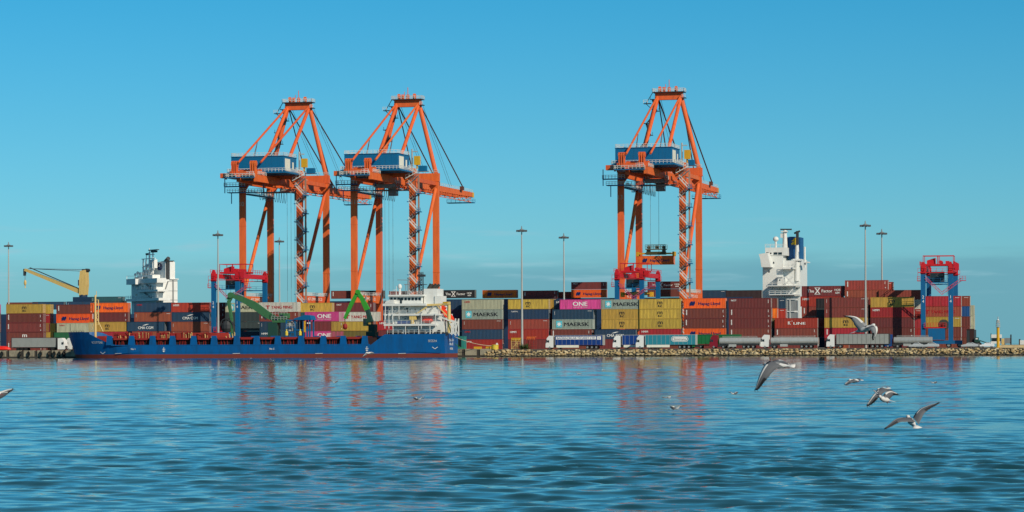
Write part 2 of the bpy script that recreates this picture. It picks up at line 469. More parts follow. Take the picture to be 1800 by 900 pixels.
# ------------------------------------------------------------------ containers
COL = {"yel": ((0.47, 0.30, 0.05), "mustard yellow"), "mar": ((0.165, 0.028, 0.026), "maroon"), "brn": ((0.19, 0.040, 0.028), "red-brown"),
       "ora": ((0.80, 0.135, 0.010), "bright orange"), "rus": ((0.29, 0.055, 0.032), "rust"), "red": ((0.36, 0.018, 0.016), "red"),
       "nav": ((0.012, 0.048, 0.10), "navy blue"), "bei": ((0.42, 0.43, 0.30), "beige"), "gre": ((0.30, 0.36, 0.31), "grey"),
       "pin": ((0.58, 0.055, 0.22), "pink"), "whi": ((0.60, 0.59, 0.52), "white"), "grn": ((0.01, 0.11, 0.045), "green"),
       "blk": ((0.016, 0.017, 0.022), "black"), "pur": ((0.065, 0.014, 0.065), "purple"), "tea": ((0.018, 0.085, 0.11), "teal"),
       "blu": ((0.006, 0.09, 0.26), "bright blue"), "sla": ((0.035, 0.055, 0.06), "slate grey"), "oli": ((0.16, 0.12, 0.03), "olive"),
       "dar": ((0.030, 0.014, 0.016), "dark brown")}
CM = {}
for k, (rgb, w) in COL.items():
    CM[k] = mat("container_" + w.replace(" ", "_").replace("-", "_"), rgb, 0.6, 0.42, (1.5, 1.5, 0.2), vary=0.2,
                dirtcol=tuple(0.5 * c + 0.018 for c in rgb))
CW, CH = 2.44, 2.9
def corrugated(L):
    mb = MB()
    def wall(length, place, pitch=0.42, dep=0.05):
        n = int((length - 0.3) / pitch); x0 = (length - n * pitch) / 2
        prof = [(0.12, 0.06)]
        for i in range(n):
            s = x0 + i * pitch
            prof += [(s, 0.02 + dep), (s + pitch * 0.3, 0.02 + dep), (s + pitch * 0.45, 0.02), (s + pitch * 0.8, 0.02)]
        prof.append((length - 0.12, 0.06))
        vs = [place(s, d, 0.14) for s, d in prof] + [place(s, d, CH - 0.12) for s, d in prof]
        k = len(prof)
        mb.add(vs, [(i, i + 1, k + i + 1, k + i) for i in range(k - 1)])
    wall(L, lambda s, d, z: (s, d, z)); wall(L, lambda s, d, z: (L - s, CW - d, z))
    wall(CW, lambda s, d, z: (d, CW - s, z))
    mb.box(0.05, L - 0.05, 0.05, CW - 0.05, CH - 0.10, CH - 0.03); mb.box(0.05, L - 0.05, 0.05, CW - 0.05, 0.03, 0.12)
    return mb
def cframe(L):
    mb = MB()
    for x in (0, L - 0.16):
        for y in (0, CW - 0.16): mb.box(x, x + 0.16, y, y + 0.16, 0.118, CH - 0.118)
        for z0, z1 in ((0.0, 0.15), (CH - 0.13, CH)): mb.box(x + 0.002, x + 0.158, 0.18, CW - 0.18, z0 + 0.01, z1 - 0.01)
        for y in (-0.004, CW - 0.176):
            for z in (0, CH - 0.118): mb.box(x - 0.004 if x == 0 else x - 0.016, x + 0.18 if x == 0 else x + 0.166, y, y + 0.18, z, z + 0.118)
    for y in (0.002, CW - 0.122):
        mb.box(0.18, L - 0.18, y, y + 0.12, 0.01, 0.15); mb.box(0.18, L - 0.18, y, y + 0.12, CH - 0.12, CH - 0.01)
    return mb
def cdoor(L):
    mb = MB()
    for y0, y1 in ((0.17, 1.21), (1.23, 2.27)):
        mb.box(L - 0.07, L - 0.03, y0, y1, 0.15, CH - 0.13)
        for z in (0.5, 1.1, 1.7, 2.3): mb.box(L - 0.03, L - 0.008, y0 + 0.05, y1 - 0.05, z, z + 0.22)
        for y in (y0 + 0.25, y1 - 0.25): mb.tube((L + 0.005, y, 0.1), (L + 0.005, y, CH - 0.08), 0.028, n=6, m=1)
    return mb
def one_mesh(mb, name, mats):
    o = mb.build(name, mats); me = o.data; bpy.data.objects.remove(o); return me
CMESH = {}
for L_ in (12.19, 6.06, 13.72):
    CMESH[L_] = [one_mesh(corrugated(L_), "corrugated_body", M["steel_grey"]), one_mesh(cframe(L_), "corner_frame", M["steel_grey"]), one_mesh(cdoor(L_), "end_door", [M["steel_grey"], M["galvanised"]])]

def star(mb, x, z, s, m):
    pts = []
    for i in range(14):
        a = math.pi / 2 + math.pi * i / 7; r = s if i % 2 == 0 else s * 0.42
        pts.append((x + r * math.cos(a), -0.034, z + r * math.sin(a)))
    mb.add(pts + [(x, -0.034, z)], [(i, (i + 1) % 14, 14) for i in range(14)], m)
def flat(mb, pts, m, y=-0.02): mb.add([(x, y, z) for x, z in pts], [tuple(range(len(pts)))], m)
def disc(mb, x, z, r, m, y=-0.02, n=18, rz=None):
    flat(mb, [(x + r * math.cos(6.2832 * i / n), z + (rz or r) * math.sin(6.2832 * i / n)) for i in range(n)], m, y)
def dashes(mb, x, z, n, m, w=0.16, h=0.10, step=0.17, up=True, seed=0):
    g = random.Random(seed)
    for i in range(n):
        if g.random() < 0.15: continue
        xx, zz = (x, z - i * step) if up else (x + i * step, z)
        flat(mb, [(xx, zz), (xx + w, zz), (xx + w, zz + h), (xx, zz + h)], m)
def logo(key, L):
    mb = MB(); mats = [M["sign_white"], M["mark_black"], M["mark_blue"], M["star_blue"], M["mark_red"]]
    c = L / 2
    if key == "msc":
        mb.text("m", c, 1.95, 1.7, m=1, bold=0.012, width=1.45); mb.text("sc", c, 0.98, 1.15, m=1, bold=0.012, width=1.3)
    elif key == "mae":
        flat(mb, [(1.15, 0.5), (2.95, 0.5), (2.95, 2.45), (1.15, 2.45)], 3); star(mb, 2.05, 1.48, 0.82, 0)
        mb.text("MAERSK", 7.3, 1.48, 1.5, m=1, bold=0.016, width=7.4)
    elif key == "hap": mb.text("Hapag-Lloyd", 7.5, 1.42, 1.25, m=2, bold=0.022, width=6.3)
    elif key == "hap_mark":
        for x, z, s in ((2.15, 1.42, 1.0), (2.85, 1.42, 1.0)):
            flat(mb, [(x - 0.45, z - 0.62), (x + 0.1, z - 0.62), (x + 0.42, z - 0.1), (x + 0.52, z + 0.62), (x - 0.02, z + 0.62), (x - 0.38, z + 0.15)], 2)
    elif key == "one":
        mb.text("ONE", c, 1.62, 1.75, m=0, bold=0.018, width=4.3); mb.text("OCEAN NETWORK EXPRESS", c, 0.62, 0.3, m=0, width=4.3)
    elif key == "yan":
        flat(mb, [(2.0, 1.95), (3.3, 1.95), (3.3, 1.7), (2.8, 1.7), (2.8, 0.85), (2.5, 0.85), (2.5, 1.7), (2.0, 1.7)], 4)
        mb.text("YANG MING", 7.1, 1.42, 1.25, m=4, bold=0.02, width=6.6)
    elif key == "kli":
        mb.text("K", 4.2, 1.5, 1.35, m=0, bold=0.018); mb.text("\u2019", 4.95, 1.75, 1.2, m=0, bold=0.014); mb.text("LINE", 7.1, 1.38, 1.0, m=0, bold=0.018, width=3.4)
    elif key == "cma":
        mb.text("CMA CGM", c, 1.1, 1.15, m=0, bold=0.018, width=4.9)
        pts = [(c - 1.0 + 2.0 * i / 8, 1.75 + 0.45 * math.sin(1.9 * i / 8)) for i in range(9)]
        flat(mb, pts + [(x + 0.05, z - 0.28 * (1 - abs(i - 4) / 5)) for i, (x, z) in reversed(list(enumerate(pts)))], 0)
    elif key == "xfa":
        mb.text("The", 2.6, 1.5, 1.25, m=0, bold=0.016); mb.text("Factor", 7.3, 1.5, 1.2, m=0, bold=0.016)
        for a, b in (((3.95, 0.7), (5.15, 2.25)), ((3.95, 2.25), (5.15, 0.7))):
            d = 0.16
            flat(mb, [(a[0] - d, a[1]), (a[0] + d, a[1]), (b[0] + d, b[1]), (b[0] - d, b[1])], 0, -0.02 if a[1] < 1 else -0.024)
        for x0, x1, z0, z1 in ((3.7, 5.4, 2.3, 2.42), (3.7, 5.4, 0.5, 0.62)): flat(mb, [(x0, z0), (x1, z0), (x1, z1), (x0, z1)], 0)
        for z in (1.75, 0.95): mb.text("604" if z < 1 else "HOB", 10.3, z, 0.8, m=0, bold=0.018)
    elif key == "hmr": mb.text("HMM", 1.7, 2.2, 0.75, m=4, bold=0.018)
    elif key == "hmw": mb.text("HMM", 1.55, 2.1, 0.85, m=0, bold=0.018)
    elif key == "tri":
        dashes(mb, 0.62, 2.35, 9, 0, 0.30, 0.13, 0.17); dashes(mb, L - 0.9, 2.3, 4, 0, 0.22, 0.10, 0.2); dashes(mb, L - 0.75, 0.6, 2, 0, 0.2, 0.14)
    elif key == "cap": mb.text("CAPITAL", 2.0, 2.25, 0.5, m=0, bold=0.02, width=2.0)
    elif key == "tex": mb.text("NOT", 1.5, 2.25, 0.7, m=0, bold=0.018, width=1.5); dashes(mb, L - 0.8, 2.3, 6, 0, 0.2, 0.1)
    elif key == "goldm": mb.text("m", c, 2.0, 1.75, m=0, bold=0.014, width=1.5)
    elif key == "uni": mb.text("\u0647", c - 0.6, 1.3, 1.2, m=0); mb.text("La", c, 1.45, 1.4, m=0, bold=0.018)
    elif key == "tag": dashes(mb, 0.6, 2.2, 6, 0, 0.12, 0.10); dashes(mb, L - 1.6, 2.35, 6, 0, 0.13, 0.13, 0.2, up=False)
    else: return None
    return one_mesh(mb, "lettering", mats)
LOGOW = {"msc": "with black letters", "mae": "with black lettering", "hap": "with dark blue lettering", "one": "with big white letters",
         "yan": "with red lettering", "kli": "with white capital letters", "cma": "with white lettering", "xfa": "with white lettering", "hmr": "with red letters",
         "hmw": "with white letters", "tri": "with white edge tags", "cap": "with a white name", "tex": "with a brief name", "goldm": "with a pale emblem", "uni": "with a white mark", "tag": "with small codes", "": "without lettering"}
LM = {}
ORD = ["top of", "second down in", "third down in", "fourth down in", "fifth down in", "sixth down in", "seventh down in"]
def container(col, lg, u, v, z, h, label, group, L=12.19, rz=0.0, mirror=False):
    t = thing("shipping_container", label, "container", u, v, z, rz, group)
    t.scale = (1, 1, h / CH)
    for me in CMESH[L]:
        o = bpy.data.objects.new(me.name.split(".")[0], me); C.objects.link(o); o.parent = t
        s = o.material_slots[0]; s.link = "OBJECT"; s.material = CM[col]
    if lg and lg not in LM: LM[lg] = {}
    if lg:
        if L not in LM[lg]: LM[lg][L] = logo(lg, L)
        o = bpy.data.objects.new("lettering", LM[lg][L]); C.objects.link(o); o.parent = t
        if lg == "hap":
            if "hap_mark" not in LM: LM["hap_mark"] = logo("hap_mark", L)
            o = bpy.data.objects.new("emblem", LM["hap_mark"]); C.objects.link(o); o.parent = t
    return t
def stack(x, v, ytop, levels, where, L=12.19, n=5, base=GZ, group="stacked containers in the yard", total=None, y0=0):
    """levels from the top; each 'colour[:logo][@shift in px]'; '-' leaves a level out; n levels down to the ground."""
    u0 = U(x, v, ytop); zt = Zp(x, ytop, v)
    n = total or n
    h = min(2.95, (zt - base) / n)
    for i, lv in enumerate(levels):
        if lv == "-": continue
        lv, _, sh = lv.partition("@"); c, _, lg = lv.partition(":")
        du = (U(x + float(sh), v, ytop) - u0) if sh else rng.uniform(-0.05, 0.05)
        lab = f"{COL[c][1]} container {LOGOW[lg]}, {ORD[i + y0] if i + y0 < n - 1 else 'bottom of'} {where}"
        container(c, lg, u0 + du, v + rng.uniform(-0.03, 0.03), zt - (i + 1) * h, h - 0.012, lab, group, L)

A_ = "stacked containers in the yard"
stack(-68, 0, 535.5, ["pin:one", "mar:tri", "brn:tri", "nav:tag", "nav"], "stack beyond the grey trailer")
stack(11, 0, 534.7, ["yel:msc", "mar:tri", "mar:tri", "mar:goldm", "mar:tri"], "stack behind the grey trailer")
stack(24, 2.75, 535.5, ["yel", "red:tag", "mar", "yel@4", "mar"], "row behind the grey trailer's stack")
stack(99, 0, 535.5, ["mar:tri", "ora:hap", "bei:hmr@1", "grn:uni@-4", "brn"], "stack above the blue bow")
stack(33, 2.75, 568.6, ["yel", "yel@-4"], "pair behind the bow's stack", n=3, y0=0)
stack(159, 0, 532.5, ["ora:hap", "mar:tri", "yel:msc@-3", "red:tri", "brn"], "stack behind the yellow foremast")
stack(236, 0, 532.0, ["nav:hmr", "rus:tag", "nav:cma@-13", "rus@-4", "nav"], "stack behind the ship's forward hatches")
stack(301, 0, 532.0, ["red:hmw", "nav:cma", "rus:tag", "brn:tri", "nav"], "stack beside the blue-legged yard crane")
stack(330, 13.0, 532.0, ["mar:tri", "mar:tri", "brn:tri", "nav:tag", "rus"], "stack between the yard crane's blue legs")
stack(396, 10.4, 532.3, ["bei:mae", "sla", "sla:tag", "nav:hmw", "nav"], "stack behind the dull green arm")
stack(456, 0, 531.5, ["whi:yan", "brn:tri", "nav:tag", "nav:hmw", "nav"], "stack above the blue hopper")
stack(515, 2.75, 532.5, ["yel:msc", "tea", "nav", "brn", "nav"], "stack beneath the crane numbered ten")
stack(536, 0, 548.2, ["pin:one", "mar:tri", "pin:one", "brn"], "stack beside the blue hopper", n=4)
stack(588, 5.4, 532.0, ["mar:tex", "nav", "brn", "mar", "nav"], "stack behind the bright green arm")
stack(608, 0, 548.4, ["whi:yan@-12", "yel@-26", "oli@-26", "nav"], "stack behind the green machine's cab", n=4)
stack(664, 1.0, 563.5, ["red:hmw", "mar", "brn"], "short stack beside the ship's white house", n=3, L=6.06)
stack(744, 4.0, 527.0, ["nav", "pur", "tea", "nav:tag", "brn"], "stack behind the orange lifeboat")
stack(812, 0, 526.6, ["bei:hmr", "gre:mae", "brn:tag", "nav:hmr", "red:cap"], "stack beside the ship's blue stern")
stack(893, 0, 526.2, ["yel:msc", "nav:cap", "rus:tag", "red:hmw", "mar"], "stack behind the bollard-side pole")
stack(903, 2.9, 526.0, ["yel", "mar", "mar", "red:tag", "mar"], "row behind the tall pole's stack")
stack(971, 0, 526.6, ["pin:one@13", "nav:tag", "gre:mae", "mar:tri@-3", "brn"], "stack behind the lettered trailer")
stack(974, 2.75, 526.5, ["nav:hmw", "nav", "tea:tag", "mar", "nav"], "row behind the lettered trailer's stack")
stack(1057, 0.4, 526.2, ["gre:mae", "yel:msc", "yel:msc", "-", "mar:tri"], "stack behind the tarpaulin trailer")
stack(1045, -0.6, 579.2, ["nav:cma", "mar:tri"], "low pair behind the tarpaulin trailer", n=2)
stack(1124, 0, 525.6, ["yel:msc", "yel:msc", "yel:msc", "red:hmw", "brn"], "stack behind the teal trailer")
stack(1202, 0, 524.6, ["ora:hap", "mar:tri", "mar:tri", "ora:hap", "mar"], "stack behind the green tipper")
stack(1281, 0, 524.2, ["mar:tex", "mar:tri", "mar:tri", "brn:tri", "mar"], "stack behind the red tanker cab")
stack(1292, 2.75, 524.6, ["brn", "ora:hap", "oli", "nav", "nav"], "row behind the red cab's stack")
stack(1344, 5.5, 525.4, ["nav:tag", "red:tag", "mar", "brn"], "narrow stack before the white ship tower", L=6.06)
stack(1362, 0, 559.2, ["red:kli", "brn:tri", "mar"], "low stack behind the white tanker cab", n=3)
stack(1409, 6.0, 502.8, ["mar:xfa", "red:hmw@-2", "rus:tri", "rus:tri", "brn", "nav"], "tall stack beside the white ship tower", n=6)
stack(1435, 5.9, 524.5, ["blk", "sla"], "dark pair behind the lamp pole's stack", n=5, L=12.19)
stack(1449, 0, 522.8, ["brn:tag", "brn:tag", "yel:msc", "red:tri", "mar"], "stack behind the white trailer")
stack(1485, 5.0, 492.8, ["rus:tri", "rus:tri", "brn", "mar", "mar", "nav", "nav"], "tallest stack beside the thin lamp pole", n=7)
stack(1494, 7.8, 496.2, ["red:tag", "bei", "oli"], "row behind the tallest stack", n=7)
stack(1530, 0.5, 522.4, ["yel:msc", "red:hmw", "mar", "mar:tri", "mar"], "stack in the last yard crane's shadow")
stack(1545, 4.4, 510.0, ["rus", "whi", "red:tag", "red", "red", "nav"], "stack behind the shaded yellow one", n=6)
stack(1613, 9.0, 520.6, ["red:tag", "rus:yan", "yel:tag", "brn", "brn"], "stack seen through the last yard crane", n=5)
stack(1629, 14.0, 520.6, ["rus:tag", "blu", "mar", "mar", "brn"], "blue-topped row at the yard's open end", n=5)
stack(1637, 17.2, 537.0, ["bei", "bei", "bei", "brn"], "last pale row at the yard's open end", n=4)
stack(1454, -1.5, 594.6, ["rus:tag"], "low pile beside the white semi cab", n=1, L=6.06)
# ------------------------------------------------------------------ ship-to-shore cranes
def rails(lines, m, parent, **k):
    for pts in lines:
        mb = MB(); mb.rail(pts, **k); mb.build("railing", m, parent)
def ladder_flight(mb, p, q, w=0.9, m=0, rails=True):
    p, q = Vector(p), Vector(q)
    for o in (-w / 2, w / 2): mb.bar(p + Vector((0, o, 0)), q + Vector((0, o, 0)), 0.09, 0.2, m)
    for i in range(1, 10): c = p.lerp(q, i / 10); mb.bar(c - Vector((0, w / 2, 0)), c + Vector((0, w / 2, 0)), 0.22, 0.05, m)
    if rails:
        for o in (-w / 2, w / 2):
            d = Vector((0, o, 0))
            mb.bar(p + d + Vector((0, 0, 1.1)), q + d + Vector((0, 0, 1.1)), 0.09, m=m)
            for i in range(4):
                c = p.lerp(q, i / 3) + d; mb.bar(c, c + Vector((0, 0, 1.1)), 0.07, m=m)
mk("stair_mast", (0.34, 0.20, 0.15), 0.6, 0.2)
SA, SG = 20.6, 27.5
LEGS = ((0.0, 0.0), (SA, 0.0), (0.0, SG), (SA, SG))
def make_sts():
    t = thing("gantry_crane", "x", "gantry crane", 0, 0)
    O, B, Wh = M["crane_orange"], M["crane_blue"], M["rail_white"]
    for a, b in LEGS:
        mb = MB(); mb.bar((a, b, 2.2), (a, b, 57.7), 2.0, 1.5)
        mb.box(a - 1.08, a + 1.08, b - 0.82, b + 0.82, 26.3, 26.55); mb.box(a - 1.06, a + 1.06, b - 0.80, b + 0.80, 42.0, 42.15)
        mb.build("leg", O, t)
    for a in (0.0, SA):
        mb = MB(); mb.bar((a, 0.75, 17.0), (a, SG - 0.75, 17.0), 1.6, 2.5); mb.build("tie_beam", O, t)
        rails([[(a + d, 0.9, 18.25), (a + d, SG - 0.9, 18.25)] for d in (-0.75, 0.75)], Wh, t, w=0.1)
        mb = MB(); mb.tube((a, 0.4, 18.5), (a, SG - 0.6, 55.0), 0.62, n=12); mb.build("diagonal_brace", O, t)
        mb = MB(); mb.bar((a, 0.75, 56.9), (a, SG - 0.75, 56.9), 0.9, 1.3); mb.build("upper_beam", O, t)
    for b in (0.0, SG):
        mb = MB(); mb.bar((-1.2, b, 59.1), (SA + 1.2, b, 59.1), 1.7, 2.8)
        for a, s in ((0.0, 1), (SA, -1)):
            mb.prism([(a - s * 1.0, 57.695), (a + s * 3.4, 57.695), (a + s * 1.0, 54.2), (a - s * 1.0, 54.2)], b - 0.7, b + 0.7)
        mb.build("portal_beam", O, t)
        mb = MB(); mb.rail([(-1.2, b - 0.8, 60.5), (SA + 1.2, b - 0.8, 60.5)], w=0.1); mb.build("railing", Wh, t)
        mb = MB(); mb.bar((-2.5, b, 1.6), (SA + 2.5, b, 1.6), 1.4, 1.2); mb.build("sill_beam", O, t)
        for a in (-1.5, 1.5, SA - 1.5, SA + 1.5):
            w = MB()
            for k in (-0.6, 0.6): w.wheel((a + k, b, 0.42), 0.42, 0.3)
            w.build("rail_bogie", [M["dark_steel"], M["steel_grey"]], t)
    # twin girders: fixed part and boom, z 55.7-58.0
    for a in (7.3, 13.4):
        mb = MB(); mb.box(a - 0.6, a + 0.6, -23.5, SG + 3.0, 55.7, 58.0)
        for k in range(12): mb.box(a - 0.63, a + 0.63, -22 + k * 4.3, -21.9 + k * 4.3, 55.68, 57.98)
        mb.build("main_girder", O, t)
        mb = MB(); mb.bar((a, SG + 3.1, 56.85), (a, 97.0, 56.85), 1.2, 2.3, h2=1.7)
        for k in range(22):
            z = 56.85; y = SG + 5 + k * 2.9; mb.box(a - 0.64, a + 0.64, y, y + 0.12, z - 1.0, z + 1.0)
        mb.build("boom_girder", O, t)
        s = 0.75 if a > 10 else -0.75
        rails([[(a + s, SG + 3, 57.9), (a + s, 96.5, 57.5)], [(a + s, 1.5, 58.0), (a + s, SG - 1.5, 58.0)]], Wh, t, step=2.4, w=0.1)
        mb = MB(); mb.box(a - 0.62, a + 0.62, 97.0, 99.0, 55.9, 57.75); mb.build("boom_tip", M["yellow_paint"], t)
    for k in range(12):
        y = -14 + k * 10.0 if k < 4 else SG + 6 + (k - 4) * 9.3
        mb = MB(); mb.box(7.9, 12.8, y - 0.35, y + 0.35, 56.0, 57.4); mb.build("cross_member", O, t)
    mb = MB()
    for a in (14.6,):
        for z in (53.9, 55.2): mb.bar((a, 1.0, z), (a, 93, z), 0.22)
        for k in range(30):
            y = 1 + k * 3.05; mb.bar((a, y, 53.9 if k % 2 else 55.2), (a, y + 3.05, 55.2 if k % 2 else 53.9), 0.16)
            mb.bar((a, y, 55.2), (a - 0.6, y, 56.0), 0.16)
    mb.build("cable_truss", O, t)
    mb = MB(); mb.box(5.4, 15.4, 92.5, 95.5, 53.6, 53.9); mb.rail([(5.4, 92.5, 53.9), (15.4, 92.5, 53.9), (15.4, 95.5, 53.9)], w=0.09); mb.build("service_platform", B, t)
    mb = MB()
    for k in range(11):
        a0 = 1.0 + k * 2.5
        pts = [(5.6, a0 + 2.5 * i / 8, 55.0 - 4.0 * math.sin(math.pi * i / 8) ** 0.7) for i in range(9)]
        mb.path(pts, 0.07, 4)
    mb.build("festoon_cable", M["cable_grey"], t)
    # machinery house on its platform
    mb = MB(); mb.box(1.5, 20.0, -14.5, -1.6, 59.5, 64.6); mb.box(1.3, 20.2, -14.7, -1.4, 64.6, 64.75)
    for k in range(9): mb.box(1.46 + k * 2.05, 1.54 + k * 2.05, -14.53, -14.5, 59.6, 64.5)
    hs = mb.build("machinery_house", B, t)
    mb = MB(); mb.box(20.0, 20.06, -13.0, -8.0, 59.9, 63.9); mb.box(20.0, 20.06, -5.8, -4.4, 60.6, 63.0); mb.build("door", M["door_white"], hs)
    mb = MB(); mb.rail([(1.5, -14.5, 64.75), (20, -14.5, 64.75), (20, -1.6, 64.75), (1.5, -1.6, 64.75), (1.5, -14.5, 64.75)], w=0.12, step=1.3); mb.build("railing", Wh, hs)
    pf = MB(); pf.box(0.4, 21.2, -15.6, 0.2, 58.95, 59.45); pf.box(3.4, 13.2, -25.4, -23.6, 56.9, 57.2); pf.box(3.4, 6.6, -23.6, -16.1, 56.9, 57.2)
    p_ = pf.build("platform", B, t)
    rails([[(0.4, -1, 59.45), (0.4, -15.6, 59.45), (21.2, -15.6, 59.45), (21.2, 0, 59.45)], [(3.4, -16, 57.2), (3.4, -25.4, 57.2), (13.2, -25.4, 57.2), (13.2, -23.7, 57.2)], [(8.2, -16.5, 58.0), (8.2, -23, 58.0), (12.6, -23, 58.0)], [(14.3, -23.4, 58.0), (14.3, -15.5, 58.0)]], Wh, p_, w=0.12, step=1.2)
    for a in (5.0, 11.6):
        mb = MB()
        for k in (-0.75, 0.0, 0.75):
            mb.box(a + k - 0.18, a + k + 0.18, -21.4, -19.6, 58.0, 62.6)
            mb.tube((a + k - 0.3, -20.5, 61.9), (a + k + 0.3, -20.5, 61.9), 0.95, n=16)
        mb.box(a - 1.5, a + 1.5, -21.2, -19.8, 58.0, 59.4)
        mb.build("rope_sheave", O, t)
    mb = MB(); mb.box(6.0, 13.5, -18.9, -17.4, 58.4, 60.0); mb.box(7.5, 10.0, -23.2, -21.6, 58.0, 59.2); mb.box(-0.6, 2.2, -19.5, -17.6, 57.3, 58.9); mb.box(12.0, 14.0, -17.3, -15.8, 58.0, 59.3); mb.build("winch_frame", M["crane_orange"], t)
    mb = MB(); mb.box(1.6, 5.0, -22.6, -19.5, 57.2, 58.6); mb.build("rope_drum", M["dark_steel"], t)
    mb = MB(); mb.box(8.6, 12.2, -23, -19.2, 56.2, 57.9); mb.build("rope_drum", M["dark_steel"], t)
    # lower blue walkways round the landside leg heads
    mb = MB(); mb.box(-5.5, 2.0, -3.2, -1.2, 55.3, 55.6); mb.box(-4.0, 3.0, -4.2, -1.2, 53.2, 53.45); mb.box(3.0, 8.5, -2.4, -1.3, 53.2, 53.45); mb.box(-1.2, 1.2, 2.0, 26, 53.0, 53.25)
    mb.box(-5.4, -5.15, -3.1, -2.9, 53.2, 58.6); mb.box(-2.6, -2.35, -4.1, -3.9, 49.5, 53.2); mb.box(8.2, 8.5, -2.4, -2.1, 53.2, 58.9); mb.box(-2.0, 2.0, SG - 2.6, SG - 0.9, 52.6, 52.85)
    w_ = mb.build("walkway", B, t)
    rails([[(-5.5, -1.2, 55.6), (-5.5, -3.2, 55.6), (2, -3.2, 55.6)], [(-4, -4.2, 53.45), (3, -4.2, 53.45), (3, -2.4, 53.45), (8.5, -2.4, 53.45)], [(1.2, 2, 53.25), (1.2, 26, 53.25)], [(-2, SG - 2.6, 52.85), (2, SG - 2.6, 52.85)]], Wh, w_, w=0.12, step=1.0)
    # A-frame
    AP = ((6.6, SG, 84.6), (14.6, SG, 84.6))
    for (a, b, z), foot in zip(AP, (0.0, SA)):
        mb = MB(); mb.tube((a, b, z), (foot, SG, 60.4), 0.78, n=12); mb.build("front_mast_leg", O, t)
        mb = MB(); mb.tube((a, b, z), (a, 1.0, 60.4), 0.62, n=12); mb.build("rear_mast_leg", O, t)
        mb = MB(); mb.tube((a, b, z + 0.4), (a, -21.5, 62.2), 0.36, n=8); mb.build("backstay", O, t)
        mb = MB()
        for tt in (0.62, 0.64): mb.tube(Vector((a, b, z)).lerp(Vector((a, -21.5, 62.2)), 0.62), (a, -6 - 60 * (tt - 0.62), 64.8), 0.09, n=5)
        mb.build("hanger_cable", M["cable_dark"], t)
        for y, r in ((50.0, 0.2), (81.0, 0.24)):
            mb = MB(); mb.tube((a, b + 0.8, z), (a + (0.9 if a > 10 else -0.9) * 0.4, y, 58.6), r, n=6); mb.box(a - 0.5, a + 0.5, y - 1.6, y + 1.0, 57.7, 59.0); mb.build("forestay", M["cable_dark"], t)
        mb = MB()
        for dx in (-0.4, 0.4): mb.tube((a + dx, b + 1, z + 1.5), (a + dx, 66.0, 58.3), 0.06, n=4)
        mb.build("hoist_rope", M["cable_grey"], t)
    mb = MB(); mb.box(5.9, 15.3, SG - 0.9, SG + 0.9, 83.6, 86.0); mb.build("head_beam", O, t)
    mb = MB(); mb.box(5.2, 16.0, SG - 2.0, SG + 2.0, 86.0, 86.25); mb.box(15.3, 16.4, SG - 1.5, SG + 1, 84.0, 84.2); mb.box(2.2, 4.6, SG - 2.2, SG - 0.4, 82.3, 82.5); mb.bar((5.2, SG - 1.5, 86), (3.0, SG - 1.5, 82.5), 0.2); mb.bar((5.4, SG - 1.5, 80), (3.0, SG - 1.5, 82.3), 0.2)
    h_ = mb.build("head_platform", M["dark_steel"], t)
    rails([[(5.2, SG - 2.0, 86.25), (16.0, SG - 2.0, 86.25), (16.0, SG + 2.0, 86.25), (5.2, SG + 2.0, 86.25), (5.2, SG - 2.0, 86.25)], [(2.2, SG - 2.2, 82.5), (3.6, SG - 2.2, 82.5)], [(15.3, SG - 1.5, 84.2), (16.4, SG - 1.5, 84.2)]], Wh, h_, w=0.12, step=1.1)
    for a, r in ((7.4, 0.9), (8.8, 0.7), (13.0, 0.9), (10.6, 0.45)):
        mb = MB(); mb.tube((a - 0.35, SG, 87.3), (a + 0.35, SG, 87.3), r, n=14); mb.box(a - 0.5, a + 0.5, SG - 0.3, SG + 0.3, 86.25, 87.9); mb.build("head_sheave", M["crane_orange"], h_)
    mb = MB(); mb.tube((10.6, SG, 87.5), (10.6, SG, 90.4), 0.12, n=5); mb.tube((9.4, SG, 87.5), (9.4, SG, 88.9), 0.1, n=5); mb.build("beacon_mast", M["crane_orange"], h_)
    # zigzag ladder up the mast leg with its landings
    mb = MB(); q0, q1 = Vector((6.6, SG, 84.6)), Vector((0, SG, 60.4))
    for k in range(6):
        p = q0.lerp(q1, (k + 0.2) / 6) + Vector((1.2 if k % 2 else -1.2, -1.2, 0)); mb.box(p.x - 0.9, p.x + 0.9, p.y - 0.6, p.y + 0.6, p.z - 0.1, p.z + 0.1)
        p2 = q0.lerp(q1, (k + 1.2) / 6) + Vector((-1.2 if k % 2 else 1.2, -1.2, 0))
        if k < 5: mb.bar(p, p2, 0.7, 0.22)
        for s in (-0.8, 0.8): mb.bar(p + Vector((s, 0, 0)), p + Vector((s, 0, 1.1)), 0.1)
    mb.build("mast_ladder", M["dark_steel"], t)
    # stair tower in front of the second landside leg
    st = MB(); st.box(SA + 2.3, SA + 2.8, -1.6, -1.1, 2, 57.5)
    tower = st.build("stair_tower", M["stair_mast"], t)
    n = 9; step = (58.0 - 3.0) / n
    for k in range(n):
        z0 = 3.0 + k * step
        f = MB(); ladder_flight(f, (SA + 2.6, -2.5, z0), (SA - 0.6, -2.5, z0 + step * 0.56)); f.build("stair_flight", Wh, tower)
        f = MB(); ladder_flight(f, (SA - 0.6, -1.4, z0 + step * 0.56), (SA + 2.6, -1.4, z0 + step)); f.build("stair_flight", M["steel_grey"], tower)
        f = MB(); f.box(SA - 1.1, SA - 0.5, -3.0, -0.9, z0 + step * 0.56 - 0.1, z0 + step * 0.56 + 0.15); f.build("landing", B, tower)
        f = MB(); f.box(SA + 2.2, SA + 3.6, -3.0, -0.9, z0 - 0.1, z0 + 0.18)
        f.rail([(SA + 3.6, -3.0, z0 + 0.18), (SA + 2.4, -3.0, z0 + 0.18)], w=0.12, step=0.6); f.build("landing", B, tower)
    f = MB()
